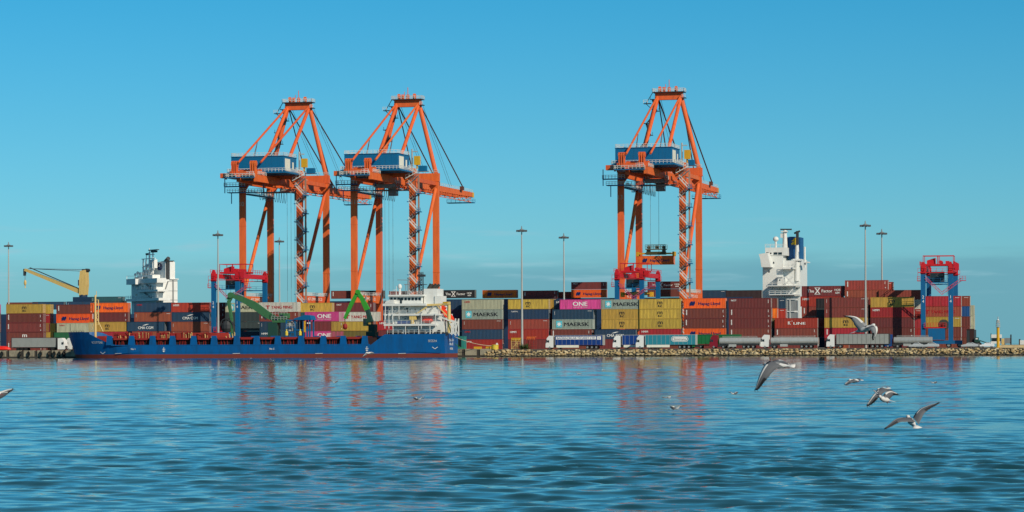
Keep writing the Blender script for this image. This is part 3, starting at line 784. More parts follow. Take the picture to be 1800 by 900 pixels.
    for k in range(2): ladder_flight(f, (SA - 1.6 + (k % 2) * 4, -2.6, 57.0 + 1.9 * k), (SA + 2.2 - (k % 2) * 4, -2.6, 58.9 + 1.9 * k), 0.7)
    f.build("stair_flight", Wh, tower)
    # winch cabin, yellow cover and mast above the landside portal
    mb = MB(); mb.box(SA - 0.4, SA + 2.2, 8, 10, 60.2, 61.9); mb.box(SA - 0.8, SA + 2.6, 7.6, 10.4, 60.0, 60.2); mb.build("electrical_cabin", B, t)
    mb = MB(); mb.box(SA + 0.7, SA + 2.6, -0.6, 0.9, 61.6, 64.6); mb.box(SA + 1.4, SA + 1.8, -0.2, 0.4, 60.4, 61.6); mb.build("yellow_cover", M["yellow_paint"], t)
    mb = MB(); mb.tube((SA - 0.2, 0.2, 60.5), (SA - 0.2, 0.2, 67.0), 0.28, n=6); mb.box(SA - 0.3, SA + 1.6, 0.0, 0.5, 66.0, 66.3); mb.build("light_mast", M["galvanised"], t)
    mb = MB(); mb.box(4.5, 16.5, 7.0, 10.5, 53.6, 54.0); mb.rail([(16.5, 7, 54.0), (16.5, 10.5, 54.0)], w=0.12); mb.build("access_platform", M["steel_grey"], t)
    for k in range(4):
        mb = MB(); p = (3.9 + 3.0 * k, -25.5, 56.4); mb.box(p[0] - 0.3, p[0] + 0.3, p[1] - 0.4, p[1], p[2], p[2] + 0.5); mb.build("floodlight", M["dark_steel"], t)
    return t
def trolley(t, b, zdrop, ropes=(8.2, 9.6, 11.0, 12.4)):
    mb = MB(); mb.box(6.6, 14.1, b - 3, b + 3, 54.5, 55.6); mb.box(9.8, 12.6, b + 3.0, b + 5.6, 51.9, 54.4); mb.box(9.6, 12.8, b - 3, b + 5.8, 54.3, 54.5)
    o = mb.build("trolley", M["steel_grey"], t)
    mb = MB(); mb.box(9.78, 12.62, b + 3.1, b + 5.62, 52.6, 53.8); mb.build("cab_window", M["glass_dark"], o)
    mb = MB(); mb.rail([(6.6, b - 3, 55.6), (14.1, b - 3, 55.6), (14.1, b + 3, 55.6)], w=0.12); mb.build("railing", M["rail_white"], o)
    mb = MB()
    for a in ropes: mb.tube((a, b, 54.5), (a, b, zdrop), 0.055, n=4)
    mb.build("hoist_rope", M["cable_grey"], o)
def number(t, s):
    mb = MB(); mb.text(s, 0.0, 49.6, 2.1, y=-0.79, bold=0.014)
    mb.build("number", M["sign_pale"], t)
    mb = MB()
    for a in (0.0, SA):
        mb = MB(); mb.text("45T ZPMC-101 22", 13.0, 17.2, 1.35, y=a + 0.83, plane="yz", bold=0.014, width=15); mb.build("lettering", M["sign_white"], t)
sts = [make_sts()]
sts += [copy_tree(sts[0]) for _ in range(2)]
for o, x, nm, lab, tb, zd in zip(sts, (427, 623, 1092), ("10", "11", "13"),
        ("orange dockside gantry crane numbered 10, whose boom passes behind its neighbour",
         "orange dockside gantry crane numbered 11, rising behind the blue ship's white house",
         "orange dockside gantry crane numbered 13, standing alone with a container hoisted"), (22, 4, 6), (6.0, 6.0, 29.2)):
    o.location = P(U(x, 102.2, 500), 102.2, GZ)
    tag(o, lab, "gantry crane", "orange ship-to-shore cranes")
    trolley(o, tb, zd, (6.0, 8.6, 11.4) if nm == "13" else (8.2, 9.6, 11.0, 12.4)); number(o, nm)
# spreader and hoisted container under the third crane
c3u = U(1092, 102.2, 500)
mk("block_grey", (0.12, 0.12, 0.08), 0.6, 0.2)
def spreader(label, u, v, z, L=12.1, head=True, group=None):
    t = thing("container_spreader", label, "spreader", u, v, z, 0, group)
    mb = MB(); mb.box(-L / 2, L / 2, -0.35, 0.35, 0.5, 1.0)
    for s in (-1, 1):
        mb.box(s * L / 2 - 0.25, s * L / 2 + 0.25, -1.25, 1.25, 0.15, 1.0)
        for y in (-1.15, 1.15): mb.box(s * L / 2 - 0.35, s * L / 2 + 0.35, y - 0.25, y + 0.25, -0.15, 1.3)
    mb.build("telescopic_frame", M["yellow_paint"], t)
    mb = MB(); mb.box(-3.2, 3.2, -0.9, 0.9, 0.35, 1.35); mb.build("centre_frame", M["oli_dark"], t)
    if head:
        mb = MB(); mb.box(-3.4, 3.4, -1.4, 1.4, 2.0, 2.3)
        for s in (-2.6, 2.6): mb.box(s - 0.5, s + 0.5, -0.7, 0.7, 1.3, 2.0)
        for s in (-2.4, 0.3, 2.6): mb.tube((s, -0.4, 2.8), (s, 0.4, 2.8), 0.55, n=12)
        mb.rail([(-3.4, -1.4, 2.3), (3.4, -1.4, 2.3)], w=0.13, step=1.1, h=1.3); mb.rail([(-3.4, 1.4, 2.3), (3.4, 1.4, 2.3)], w=0.13, step=1.1, h=1.3)
        mb.build("head_block", M["block_grey"], t)
    return t
mk("oli_dark", (0.05, 0.05, 0.015), 0.6, 0.2)
SPZ = Zp(1156, 449.5, 112)
spreader("yellow spreader hanging from the lone orange crane, gripping an orange container", U(1153.5, 108.2, 449), 108.2, SPZ - 0.15, L=12.1)
container("ora", "hap", U(1153.5, 108.2, 449) - 6.1, 107.0, SPZ - 0.15 - 2.9 - 0.02, 2.9, "orange container with dark blue lettering hoisted in the air by the lone crane", None)
SX = o  # last crane

# ------------------------------------------------------------------ blue and red yard cranes on rubber tyres
RA, RB = 7.6, 23.5
def make_rtg():
    t = thing("yard_crane", "x", "yard crane", 0, 0)
    Rd, Bl = M["rtg_red"], M["rtg_blue"]
    for b in (0.0, RB):
        for a in (0.0, RA):
            mb = MB(); mb.bar((a, b, 1.9), (a, b, 20.6), 1.3, 1.0); l = mb.build("leg", Bl, t)
            mb = MB(); mb.bar((a, b, 20.6), (a, b, 22.9), 1.45, 1.2); mb.prism([(a - 0.7, 22.9), (a + 0.7, 22.9), (a + 0.2, 24.0), (a - 0.2, 24.0)], b - 0.5, b + 0.5); mb.build("leg_head", Rd, l)
            mb = MB(); mb.text("2" if a == 0 else "1", a, 14.2, 1.2, y=b - 0.52, bold=0.0); mb.text("4", a, 13.0, 1.1, y=b - 0.52, bold=0.0); mb.build("number", M["sign_white"], l)
        mb = MB(); mb.bar((-3.2, b, 1.55), (RA + 3.2, b, 1.55), 1.1, 1.0); mb.build("sill_beam", Bl, t)
        for a in (-2.4, 0.6, RA - 0.6, RA + 2.4):
            mb = MB(); mb.wheel((a, b, 0.75), 0.75, 0.6); mb.build("wheel", [M["rubber"], M["steel_grey"]], t)
        mb = MB(); mb.bar((0.7, b - 0.2, 18.2), (RA - 0.7, b - 0.2, 18.2), 0.35, 0.3); mb.rail([(0.7, b - 0.3, 18.3), (RA - 0.7, b - 0.3, 18.3)], w=0.07, step=2); mb.build("cross_walkway", M["crane_blue"], t)
        mb = MB()
        mb.box(-1.4, RA + 1.3, b - 0.9, b - 0.65, 20.9, 21.1); mb.box(-1.6, -0.75, b - 0.9, b + 0.9, 18.6, 18.8); mb.bar((-1.4, b - 0.8, 18.7), (-1.4, b - 0.8, 21.0), 0.1)
        mb.rail([(-1.4, b - 0.9, 21.1), (RA + 1.3, b - 0.9, 21.1)], w=0.08, step=1.7, mid=False); mb.rail([(-1.6, b - 0.9, 18.8), (-0.8, b - 0.9, 18.8)], w=0.09, step=0.8); mb.build("service_gallery", Rd, t)
    for a in (0.0, RA):
        mb = MB(); mb.bar((a, -0.8, 22.2), (a, RB + 0.8, 22.2), 1.0, 1.35); mb.build("main_girder", Rd, t)
        s = -0.9 if a == 0 else 0.9
        mb = MB(); mb.rail([(a + s, -0.5, 23.0), (a + s, RB + 0.5, 23.0)], w=0.1, step=1.8); mb.build("railing", Rd, t)
    mb = MB(); mb.box(RA + 0.85, RA + 2.3, -0.8, 0.8, 21.6, 23.4); mb.build("machine_box", Rd, t)
    tr = MB(); tr.box(-0.4, RA + 0.4, 6.0, 12.0, 23.05, 23.6)
    tr.box(0.6, 2.9, 6.8, 10.0, 23.6, 24.6); tr.prism([(0.6, 24.6), (2.9, 24.6), (2.9, 25.3), (1.6, 24.9)], 7, 9.8)
    tr.tube((4.4, 6.4, 24.1), (4.4, 11.6, 24.1), 0.5, n=12); tr.box(5.8, 6.8, 6.5, 9.0, 23.6, 24.4)
    T = tr.build("trolley", Rd, t)
    mb = MB(); mb.rail([(-0.4, 6, 23.6), (RA + 0.4, 6, 23.6), (RA + 0.4, 12, 23.6), (-0.4, 12, 23.6), (-0.4, 6, 23.6)], h=2.3, w=0.16, step=3.9, mid=False)
    for x in (-0.4, 3.6, RA + 0.4): mb.bar((x, 6, 23.5), (x, 6, 26.0), 0.14)
    mb.build("railing", Rd, T)
    mb = MB(); mb.box(1.6, 5.4, 5.6, 8.6, 18.4, 21.4); mb.box(3.0, 4.6, 5.0, 5.6, 19.0, 20.0); cb = mb.build("operator_cab", M["dark_steel"], T)
    mb = MB(); mb.box(1.9, 3.4, 5.55, 5.6, 19.0, 20.8); mb.box(4.0, 5.2, 5.55, 5.6, 20.1, 20.9); mb.build("cab_window", M["glass_dark"], cb)
    mb = MB(); mb.box(2.4, 4.2, 5.58, 5.64, 19.6, 20.2); mb.build("cab_panel", M["galvanised"], cb)
    mb = MB()
    for x in (1.2, 6.2):
        for y in (7, 11): mb.tube((x, y, 23), (x, y, 15), 0.05, n=4)
    mb.build("hoist_rope", M["cable_grey"], T)
    mb = MB()
    for s, (p, q) in enumerate((((0.6, -0.7, 19.2), (5.2, -0.7, 14.8)), ((5.2, -0.7, 14.8), (RA + 3.0, -0.7, 18.6)))):
        for d in (0, 0.8): mb.bar(Vector(p) + Vector((0, 0, d)), Vector(q) + Vector((0, 0, d)), 0.13)
        for i in range(9):
            a, b2 = Vector(p).lerp(Vector(q), i / 9), Vector(p).lerp(Vector(q), (i + 1) / 9)
            mb.bar(a + Vector((0, 0, 0.8 * (i % 2))), b2 + Vector((0, 0, 0.8 * ((i + 1) % 2))), 0.1)
    mb.box(RA + 2.5, RA + 4.2, -1.0, 0.6, 18.6, 18.8); mb.rail([(RA + 2.5, -1, 18.8), (RA + 4.2, -1, 18.8)], w=0.1, step=0.8)
    mb.build("stair_truss", M["rtg_pink"], t)
    mb = MB(); mb.box(1.4, 6.0, -0.9, 1.4, 2.2, 5.4); mb.build("power_pack", Bl, t)
    mb = MB(); mb.box(0.3, RA - 1.2, -1.0, -0.7, 5.5, 5.8); mb.box(-3.0, 0.4, -1.0, -0.7, 2.1, 2.4); mb.rail([(0.3, -1.0, 5.8), (RA - 1.2, -1.0, 5.8)], w=0.1, step=0.8); mb.build("gallery_rail", Rd, t)
    mb = MB(); mb.tube((RA - 2.0, -0.5, 6.4), (RA - 2.0, 0.6, 6.4), 1.5, n=18); mb.tube((RA - 2.0, -0.8, 6.4), (RA - 2.0, -0.5, 6.4), 0.5, n=10); mb.build("cable_reel", M["wall_dark"], t)
    return t
mk("rtg_pink", (0.50, 0.06, 0.12), 0.6, 0.1)
rtg = [make_rtg()]; rtg += [copy_tree(rtg[0]) for _ in range(2)]
for o, x, v, lab in zip(rtg, (376, 1085, 1623), (-6.5, 30.0, -6.0),
        ("blue and red yard crane standing among containers behind the ship's middle",
         "blue and red yard crane half hidden beneath the hoisted orange container",
         "blue and red yard crane standing alone at the yard's open end")):
    o.location = P(U(x, v, 560), v, GZ); o.rotation_euler = (0, 0, -AL + (R(2.5) if x > 1500 else 0)); tag(o, lab, "yard crane", "blue and red yard cranes")
spreader("yellow spreader hanging low between the middle yard crane's blue legs", U(1120, 38, 520), 38, Zp(1120, 521, 38), 9.0, head=False)
# ------------------------------------------------------------------ the blue coaster alongside the quay
SV = -42.5; BEAM = 14.0
px = Px(120, SV, 0.0)
ship = thing("cargo_ship", "long blue coaster with a red waterline moored along the quay", "cargo ship", px.u0, SV, 0.0)
LEN = px.a(781, 600); ABOW, AWL = px.a(120, 590, 7.0), px.a(134, 620, 7.0)
def lerp(a, b, t): return a + (b - a) * t
def tab(t, pts):
    for (x0, y0), (x1, y1) in zip(pts, pts[1:]):
        if t <= x1: return lerp(y0, y1, (t - x0) / max(1e-6, x1 - x0))
    return pts[-1][1]
TOP = [(px.a(x, y, bb_), px.z(x, y, bb_)) for x, y, bb_ in ((120, 584.0, 7), (152, 583.2, 2.5), (162, 588.5, 2.0), (197, 606.6, 0), (640, 606.4, 0), (652, 606.0, 0), (676, 587.6, 0), (790, 586.6, 0))]
def half(a, lvl):                       # half breadth at station a; lvl 0 waterline .. 1 deck
    bow0 = lerp(AWL, ABOW, lvl)
    full = lerp(26.0, 17.0, lvl)
    x = (a - bow0) / full
    hb = BEAM / 2
    if x <= 0: return 0.02
    if x < 1: return hb * (1 - (1 - x) ** 2.0) ** 0.75
    st = LEN - a
    if st < 12: return hb * lerp(lerp(0.90, 0.985, lvl), 1.0, max(0, st) / 12)
    return hb
ts = [i / 14.0 for i in range(15)]
stn = [ABOW + k_ for k_ in (0, .5, 1.1, 2, 3, 4.2, 5.5, 7, 8.5, 10, 11.5, 13, 15, 18, 22, 27, 31)] + list(np.linspace(34, LEN - 30, 9)) + [px.a(x) for x in (640, 652, 658, 664, 670, 676, 690, 715, 745)] + [LEN - 4, LEN]
stn = sorted(set(round(s, 3) for s in stn))
hull, boot = MB(), MB()
def ring(a):
    zt = tab(a, TOP); r = []
    for z in (-1.2, 0.0, 0.55, 1.05):
        lv = max(0, z) / 7.0
        off = lerp(AWL, ABOW, lv)
        r.append((max(a, off), z, half(max(a, off + 0.001), lv)))
    for k in (0.33, 0.66, 1.0):
        z = lerp(1.05, zt, k); lv = min(1, z / 7.0); off = lerp(AWL, ABOW, lv)
        r.append((max(a, off), z, half(max(a, off + 0.001), lv)))
    return r
rings = [ring(a) for a in stn]
def strips(mb, i0, i1, mid):
    n = i1 - i0 + 1
    for s in (-1, 1):
        vs = []
        for r in rings: vs += [(x, mid + s * hb, z) for x, z, hb in r[i0:i1 + 1]]
        fs = [(j * n + i, (j + 1) * n + i, (j + 1) * n + i + 1, j * n + i + 1) if s < 0 else (j * n + i, j * n + i + 1, (j + 1) * n + i + 1, (j + 1) * n + i) for j in range(len(rings) - 1) for i in range(n - 1)]
        mb.add(vs, fs)
    e = rings[-1]
    for i in range(i0, i1): mb.add([(e[i][0], mid - e[i][2], e[i][1]), (e[i][0], mid + e[i][2], e[i][1]), (e[i + 1][0], mid + e[i + 1][2], e[i + 1][1]), (e[i + 1][0], mid - e[i + 1][2], e[i + 1][1])], [(0, 1, 2, 3)])
MID = BEAM / 2
strips(hull, 3, 6, MID); strips(boot, 0, 3, MID)
hull.box(px.a(195), px.a(650), -0.05, 0.10, px.z(300, 607.4), px.z(300, 606.0)); hull.box(px.a(205), px.a(776), -0.04, 0.04, px.z(400, 619.6) , px.z(400, 619.0))
H_ = hull.build("hull", M["ship_blue"], ship, smooth=False)
boot.build("boot_topping", M["ship_boot"], ship)
mb = MB(); mb.box(px.a(216), px.a(660), 0.7, BEAM - 0.7, 2.2, 2.5); mb.box(px.a(672), LEN - 0.3, 0.7, BEAM - 0.7, 5.6, 5.9); mb.build("deck", M["hatch_red"], ship)
mb = MB(); mb.add([(ABOW + 2.5, MID, 5.7), (ABOW + 6.0, MID - 2.6, 5.7), (ABOW + 9.0, MID - 3.5, 5.7), (ABOW + 9.0, MID + 3.5, 5.7), (ABOW + 6.0, MID + 2.6, 5.7)], [(0, 1, 2, 3, 4)]); mb.build("forecastle_deck", M["hatch_red"], ship)
mb = MB(); mb.box(px.a(172), px.a(205), 3.6, BEAM - 3.6, 2.5, 5.8); mb.box(px.a(160), px.a(172), 5.0, 9, 2.5, 6.4); mb.build("forward_hatch", M["hatch_red"], ship)
mb = MB(); a = px.a(163, 590, MID); w_ = half(a, .5) - .5; mb.box(a, a + .3, MID - w_, MID + w_, 3.6, 6.35); mb.box(a - .6, a, MID - w_ + .5, MID + w_ - .5, 6.2, 6.36); mb.build("breakwater", M["hatch_red"], ship)
# bulwark posts and the open bays between them
xs = [192, 231, 268, 303, 340, 376, 416, 451, 488, 529, 568, 603, 641]
for i, x in enumerate(xs):
    mb = MB(); w0, w1 = (1.05, 0.72)
    a = px.a(x, 600); z0, z1 = px.z(x, 606.8), px.z(x, 590.2)
    for y in (-0.02, BEAM - 0.35):
        mb = MB(); mb.prism([(a - w0, z0), (a + w0, z0), (a + w1, z1), (a - w1, z1)], y, y + 0.37)
        mb.build("bulwark_post", M["ship_blue"], ship)
g = random.Random(5)
co_ = MB(); co_.box(px.a(206), px.a(655), 1.6, BEAM - 1.6, 2.5, 5.6); co_.build("hatch_coaming", M["hold_dark"], ship)
for i in range(len(xs) - 1):
    a0, a1 = px.a(xs[i]) + 1.4, px.a(xs[i + 1]) - 1.2
    mb = MB(); mb.box(a0 - 0.5, a1 + 0.6, 0.9, 1.5, 5.2, 5.7); mb.box(a0, a1 - 1.2, 1.2, 1.55, 2.5, 3.1)
    k = a0
    while k < a1 - 0.6:
        mb.bar((k, 1.35, 2.5), (k + g.uniform(-0.5, 0.5), 1.35, 5.2), 0.13); k += g.uniform(0.5, 1.0)
    if g.random() < 0.6: mb.tube((a0 + 2, 1.1, 3.3), (a0 + 2, 1.3, 3.3), 0.5, n=10)
    mb.build("coaming_stay", M["hatch_red"], ship)
    mb = MB()
    mb.box(a0 - 1.0, a1 + 1.2, 2.0, BEAM - 2.0, 5.71, (6.3 + (0.9 if 2 <= i < 5 or i == 0 else 0)) if i < 5 else 5.85)
    if i < 5:
        for q in range(6): 
            c = g.uniform(a0, a1); z = 6.4 + g.uniform(0, .8); mb.bar((c, 1.9, z), (c + g.uniform(-1.5, 1.5), 1.9, z + g.uniform(-.2, .9)), 0.22); mb.box(c, c + .5, 1.7, 2.1, 5.6, z + .3)
    mb.build("hatch_cover", M["hatch_red"], ship)
    if i < 6:
        for q in range(5):
            mb = MB(); c = g.uniform(a0, a1); z = 5.8 + g.uniform(0, 1.4); mb.box(c, c + 0.2, 1.55, 1.7, z, z + 0.2); mb.box(c + .06, c + .14, 1.66, 2.1, 5.5, z); mb.build("hatch_fitting", M["mast_yellow"], ship)
for x in (500, 524):
    mb = MB(); a = px.a(x); mb.lathe([(0.42, 6.3), (0.42, 7.3), (0.15, 7.6), (0.15, 8.1)], (a, 1.8, 0)); mb.build("deck_vent", M["bollard_yellow"], ship)
hy = lambda a, z: MID - half(a, min(1.0, z / 7.0)) - 0.09
# lettering and draught marks
mb = MB()
mb.text("VOSTTSAR", px.a(168, 601), px.z(168, 602), 0.95, y=0.0, bold=0.018, width=3.9)
mb.v = [(x_, hy(x_, z_) , z_) for x_, y_, z_ in mb.v]; mb.build("ship_name", M["sign_white"], ship)
mb = MB(); mb.text("SEGEZA", px.a(760, 599), px.z(760, 599), 0.9, y=0.0, bold=0.018, width=2.5); mb.v = [(x_, hy(x_, z_), z_) for x_, y_, z_ in mb.v]; mb.build("ship_name", M["sign_white"], ship)
mb = MB()
for s, zz, w in (("SEGEZA", 4.8, 4.2), ("BELIZE", 3.7, 3.6), ("IMO 86", 2.4, 2.8)):
    mb = MB(); mb.text(s, MID, zz, 0.95, y=LEN + 0.03, plane="yz", bold=0.018, width=w); mb.build("stern_name", M["sign_white"], ship)
mb = MB()
for x, y in ((234, 613.5), (478, 613.0)): mb.text("No 2" if x > 300 else "No 1", px.a(x), px.z(x, y), 0.7, y=-0.07, bold=0.018)
for x, y in ((288, 614.5), (645, 613.0)):
    a, z = px.a(x), px.z(x, y)
    for (p, q) in (((a, z - .6), (a, z + .7)), ((a - .45, z + .1), (a + .45, z + .1)), ((a - .35, z - .3), (a, z - .7)), ((a + .35, z - .3), (a, z - .7))): mb.bar((p[0], -0.07, p[1]), (q[0], -0.07, q[1]), 0.13)
for x in (177, 764):
    a, z = px.a(x), px.z(x, 612 if x > 300 else 621); mb.bar((a - .8, -0.07, z + .35), (a, -0.07, z - .2), .14); mb.bar((a, -0.07, z - .2), (a + .8, -0.07, z + .35), .14)
for x in (206, 415, 560, 706): a = px.a(x); z = px.z(x, 621.5); mb.bar((a - 1, -0.07, z), (a + 1.2, -0.07, z + 0.05), .1)
mb.v = [(x_, hy(x_, z_) + (y_ + .07) * .3, z_) for x_, y_, z_ in mb.v]; mb.build("draught_mark", M["sign_white"], ship)
# foremast
px.db = MID
mb = MB(); a = px.a(169); zt = px.z(169, 521); z0 = px.z(169, 583)
mb.tube((a - 0.2, MID, z0 - 2), (a - 0.2, MID, zt + 0.4), 0.36, 0.26, n=8); mb.tube((a + .75, MID, z0 + 2), (a + .75, MID, zt - 1), 0.16, n=6)
for k in range(7): z = lerp(z0 + 2, zt - 1, k / 6); mb.bar((a - 0.2, MID, z), (a + .75, MID, z), 0.13)
mb.tube((a, MID, zt - 6), (a + 2.2, MID, z0), 0.13, n=6); mb.tube((a + .7, MID, zt - 4), (a - 1.4, MID, z0 + .5), 0.11, n=6); mb.tube((a + .2, MID, zt), (a + .1, MID, zt + 1.6), 0.09, n=5)
mb.build("foremast", M["mast_yellow"], ship)
px.db = 0.0
mb = MB(); mb.rail([(ABOW + 1.5, MID - 1.2, 6.8), (ABOW + 7, MID - 4.6, 6.8)], w=0.07, step=1.2); mb.tube((ABOW + .6, MID, 6.6), (ABOW + .6, MID, 10.0), 0.06, n=5); mb.build("bow_rail", M["dark_steel"], ship)
# accommodation
def hbox(x0, x1, y0, y1, b0, b1, mb, m=0): mb.box(px.a(x0, y0, b0), px.a(x1, y0, b0), b0, b1, px.z((x0 + x1) / 2, y1, b0), px.z((x0 + x1) / 2, y0, b0), m)
ac = MB()
hbox(690, 780, 565, 588, 2.2, 12.8, ac); hbox(678, 775, 553.5, 568.5, 3.0, 12.0, ac); hbox(682, 770, 537, 552, 3.0, 12.0, ac); hbox(684, 741, 520.5, 534.5, 3.2, 11.8, ac)
house = ac.build("accommodation", M["ship_white"], ship)
for x0, x1, y0, y1, b0, b1 in ((674.5, 765, 569.2, 572.6, 0.3, 14.7), (673.5, 772, 551.5, 554.8, 0.8, 14.2), (672.5, 748, 533.5, 537.6, 0.8, 14.2), (682, 743, 517.8, 520.8, 2.2, 12.8)):
    mb = MB(); hbox(x0, x1, y0, y1, b0, b1, mb); mb.build("deck_edge", M["ship_white"], house)
mb = MB(); mb.prism([(px.a(674), px.z(674, 533.4)), (px.a(690), px.z(690, 533.4)), (px.a(690), px.z(690, 527)), (px.a(678), px.z(678, 528.5))], 0.9, 3.3); mb.build("bridge_wing", M["ship_white"], house)
for i, (x0, x1, y0, y1, b_) in enumerate([(686 + 6.2 * k, 690.2 + 6.2 * k, 523.2, 528.0, 3.16) for k in range(9)] + [(684 + 9 * k, 685.5 + 9 * k, 543, 545.6, 2.95) for k in range(8)] + [(700 + 11 * k, 701.6 + 11 * k, 559, 561.8, 2.95) for k in range(6)] + [(714, 717.5, 541, 549, 2.95), (703, 706.5, 524, 534, 3.12), (712, 714.6, 574, 586, 2.14), (735, 738, 574, 586, 2.14)]):
    mb = MB(); hbox(x0, x1, y0, y1, b_, b_ + 0.1, mb); mb.build("window", M["glass_dark"], house)
for xs_, yy, b_ in (((676, 683, 690, 740, 765), 565, 0.4), ((676, 688, 700), 549, 0.9), ((690, 712, 735, 755), 585, 0.5)):
    mb = MB()
    for x in xs_: a = px.a(x); z = px.z(x, yy); mb.bar((a, b_, z - 2), (a, b_, z + 2.3), 0.16)
    mb.build("pillar", M["ship_white"], house)
for x0, x1, yy, b_ in ((674.5, 765, 569.2, 0.4), (673.5, 772, 551.4, 0.9), (672.5, 700, 533.4, 0.9), (682, 743, 517.8, 2.3)):
    a0, a1, z = px.a(x0), px.a(x1), px.z((x0 + x1) / 2, yy); rails([[(a0, b_, z), (a1, b_, z)]], M["ship_white"], house, w=0.07, step=1.6, h=1.0)
mb = MB(); mb.rail([(px.a(680), 0.5, px.z(680, 587)), (px.a(775), 0.6, px.z(775, 586.5))], w=0.07, step=1.5); mb.build("railing", M["ship_white"], house)
mb = MB(); mb.box(px.a(693), px.a(722), 2.6, 2.9, px.z(700, 552), px.z(700, 551)); 
for x0, y0, x1, y1 in ((692, 551, 706, 538), (722, 566, 740, 554), (748, 552, 758, 538)): mb.bar((px.a(x0), 2.4, px.z(x0, y0)), (px.a(x1), 2.4, px.z(x1, y1)), 0.7, 0.25)
mb.build("outside_stair", M["galvanised"], house)
# funnel casing, radome, masts
px.db = 5.5
mb = MB(); hbox(745, 768, 507.5, 536, 4.5, 11, mb); hbox(764, 774.5, 520, 536, 4.2, 10, mb); mb.build("funnel_casing", M["ship_white"], ship)
mb = MB()
for x, r in ((762, 0.55), (756, 0.4), (767, 0.4)): a = px.a(x - 6); z = px.z(x, 508); mb.tube((a, 7, z - 0.5), (a + 1.5, 7, z + 1.3), r, n=10)
mb.tube((px.a(752), 6.5, px.z(752, 508)), (px.a(757), 6.5, px.z(757, 499.5)), 0.55, n=10); mb.build("exhaust_pipe", M["wall_dark"], ship)
mb = MB(); a = px.a(704); z = px.z(704, 504); mb.ball((a, 5, z), 0.62, 0.62, 0.8); mb.tube((a, 5, z - 2.4), (a, 5, z - .4), 0.3, n=8); mb.tube((px.a(698), 5, z - 2.4), (px.a(698), 5, z + .2), 0.07, n=5); mb.bar((px.a(692), 5, z - 1), (px.a(700), 5, z - .8), 0.12); mb.build("radome", M["ship_white"], ship)
mb = MB(); a0, a1 = px.a(735), px.a(742); z0, z1 = px.z(738, 519), px.z(738, 478)
for a in (a0, a1):
    for y in (6, 7.2): mb.tube((a, y, z0), (lerp(a, (a0 + a1) / 2, .3), y, z1), 0.12, n=5)
for k in range(9):
    z, zz = lerp(z0, z1, k / 9), lerp(z0, z1, (k + 1) / 9); p = (a0, a1) if k % 2 else (a1, a0); mb.bar((p[0], 6, z), (p[1], 6, zz), 0.12); mb.bar((a0, 6, z), (a1, 6, z), 0.12)
mb.box(a0 - .6, a1 + 1, 5.6, 7.4, lerp(z0, z1, .45), lerp(z0, z1, .45) + .15); mb.box(a0 - .3, a1 + .6, 5.8, 7.2, lerp(z0, z1, .8), lerp(z0, z1, .8) + .6); mb.build("radar_mast", M["dark_steel"], ship)
mb = MB(); a = px.a(717); z0, z1 = px.z(717, 517), px.z(717, 493)
mb.tube((a, 6, z0), (a, 6, z1), 0.2, n=6); mb.box(a - 1.2, a + .8, 5.9, 6.1, z1 - 1.2, z1 - 1.0); mb.bar((a - 3.2, 6, z1 + .2), (a + .9, 6, z1 + .1), 0.16); mb.ball((a + .1, 6, z1 + .6), .35); mb.tube((a - .7, 6, z0), (a - .7, 6, z1 - 1), .1, n=5); mb.build("signal_mast", M["steel_grey"], ship)
# stern crane, provisions crane, stern frame
px.db = 3.0
mb = MB(); a = px.a(789.5); z0, z1 = px.z(789, 585), px.z(789, 536); mb.tube((a, 3.0, z0), (a, 3.0, z1), 0.55, 0.48, n=10); mb.bar((a + .2, 3, z1 + .2), (px.a(724), 2.2, px.z(724, 537)), 0.5, 0.55); mb.box(px.a(779), a + .3, 2.5, 3.5, z1 + .1, z1 + .9)
mb.bar((a, 3, z1 - 3.5), (px.a(770), 2.7, px.z(770, 538.5)), 0.25); mb.build("stern_crane", M["mast_yellow"], ship)
px.db = 2.4
mb = MB(); mb.box(px.a(780), px.a(787), 2.4, 3.6, px.z(784, 533), px.z(784, 530.3)); mb.build("winch_guard", M["yellow_paint"], ship)
px.db = 1.4
mb = MB(); a = px.a(725); mb.tube((a, 1.4, px.z(725, 569)), (a, 1.4, px.z(725, 553)), 0.5, 0.42, n=8); mb.bar((a, 1.4, px.z(725, 556)), (px.a(750), 1.4, px.z(750, 540)), 0.35); mb.box(a - .8, a + 1.2, 1, 1.9, px.z(725, 562), px.z(725, 556)); mb.build("provision_crane", M["crane_cream"], ship)
px.db = 2.0
for b_ in (2, 5):
    mb = MB()
    mb.bar((px.a(794), b_, 6.2), (px.a(801), b_, 10.6), .28); mb.bar((px.a(801), b_, 6.0), (px.a(801), b_, 10.8), .3); mb.bar((px.a(768), b_, 11.6), (px.a(800), b_, 9.6), .35); mb.bar((px.a(790), b_, 9.8), (px.a(800), b_, 6.4), .2)
    mb.build("davit_frame", M["ship_white"], ship)
mb = MB()
for k in range(16): a = px.a(680 + 6 * k); hh = g.uniform(.4, 1.3); mb.box(a, a + g.uniform(.3, .9), 1.5, 2.0, 5.9, 5.9 + hh + .6)
for x in (742, 780, 786): a = px.a(x); mb.tube((a, 1.2, 6.6), (a, 1.9, 6.6), .45, n=10)
mb.build("mooring_winch", M["dark_steel"], ship)
mb = MB(); mb.box(px.a(700), px.a(722), 1.2, 1.5, px.z(710, 569), px.z(710, 564.5)); mb.build("deck_locker", M["truck_blue"], ship)
px.db = 0.0
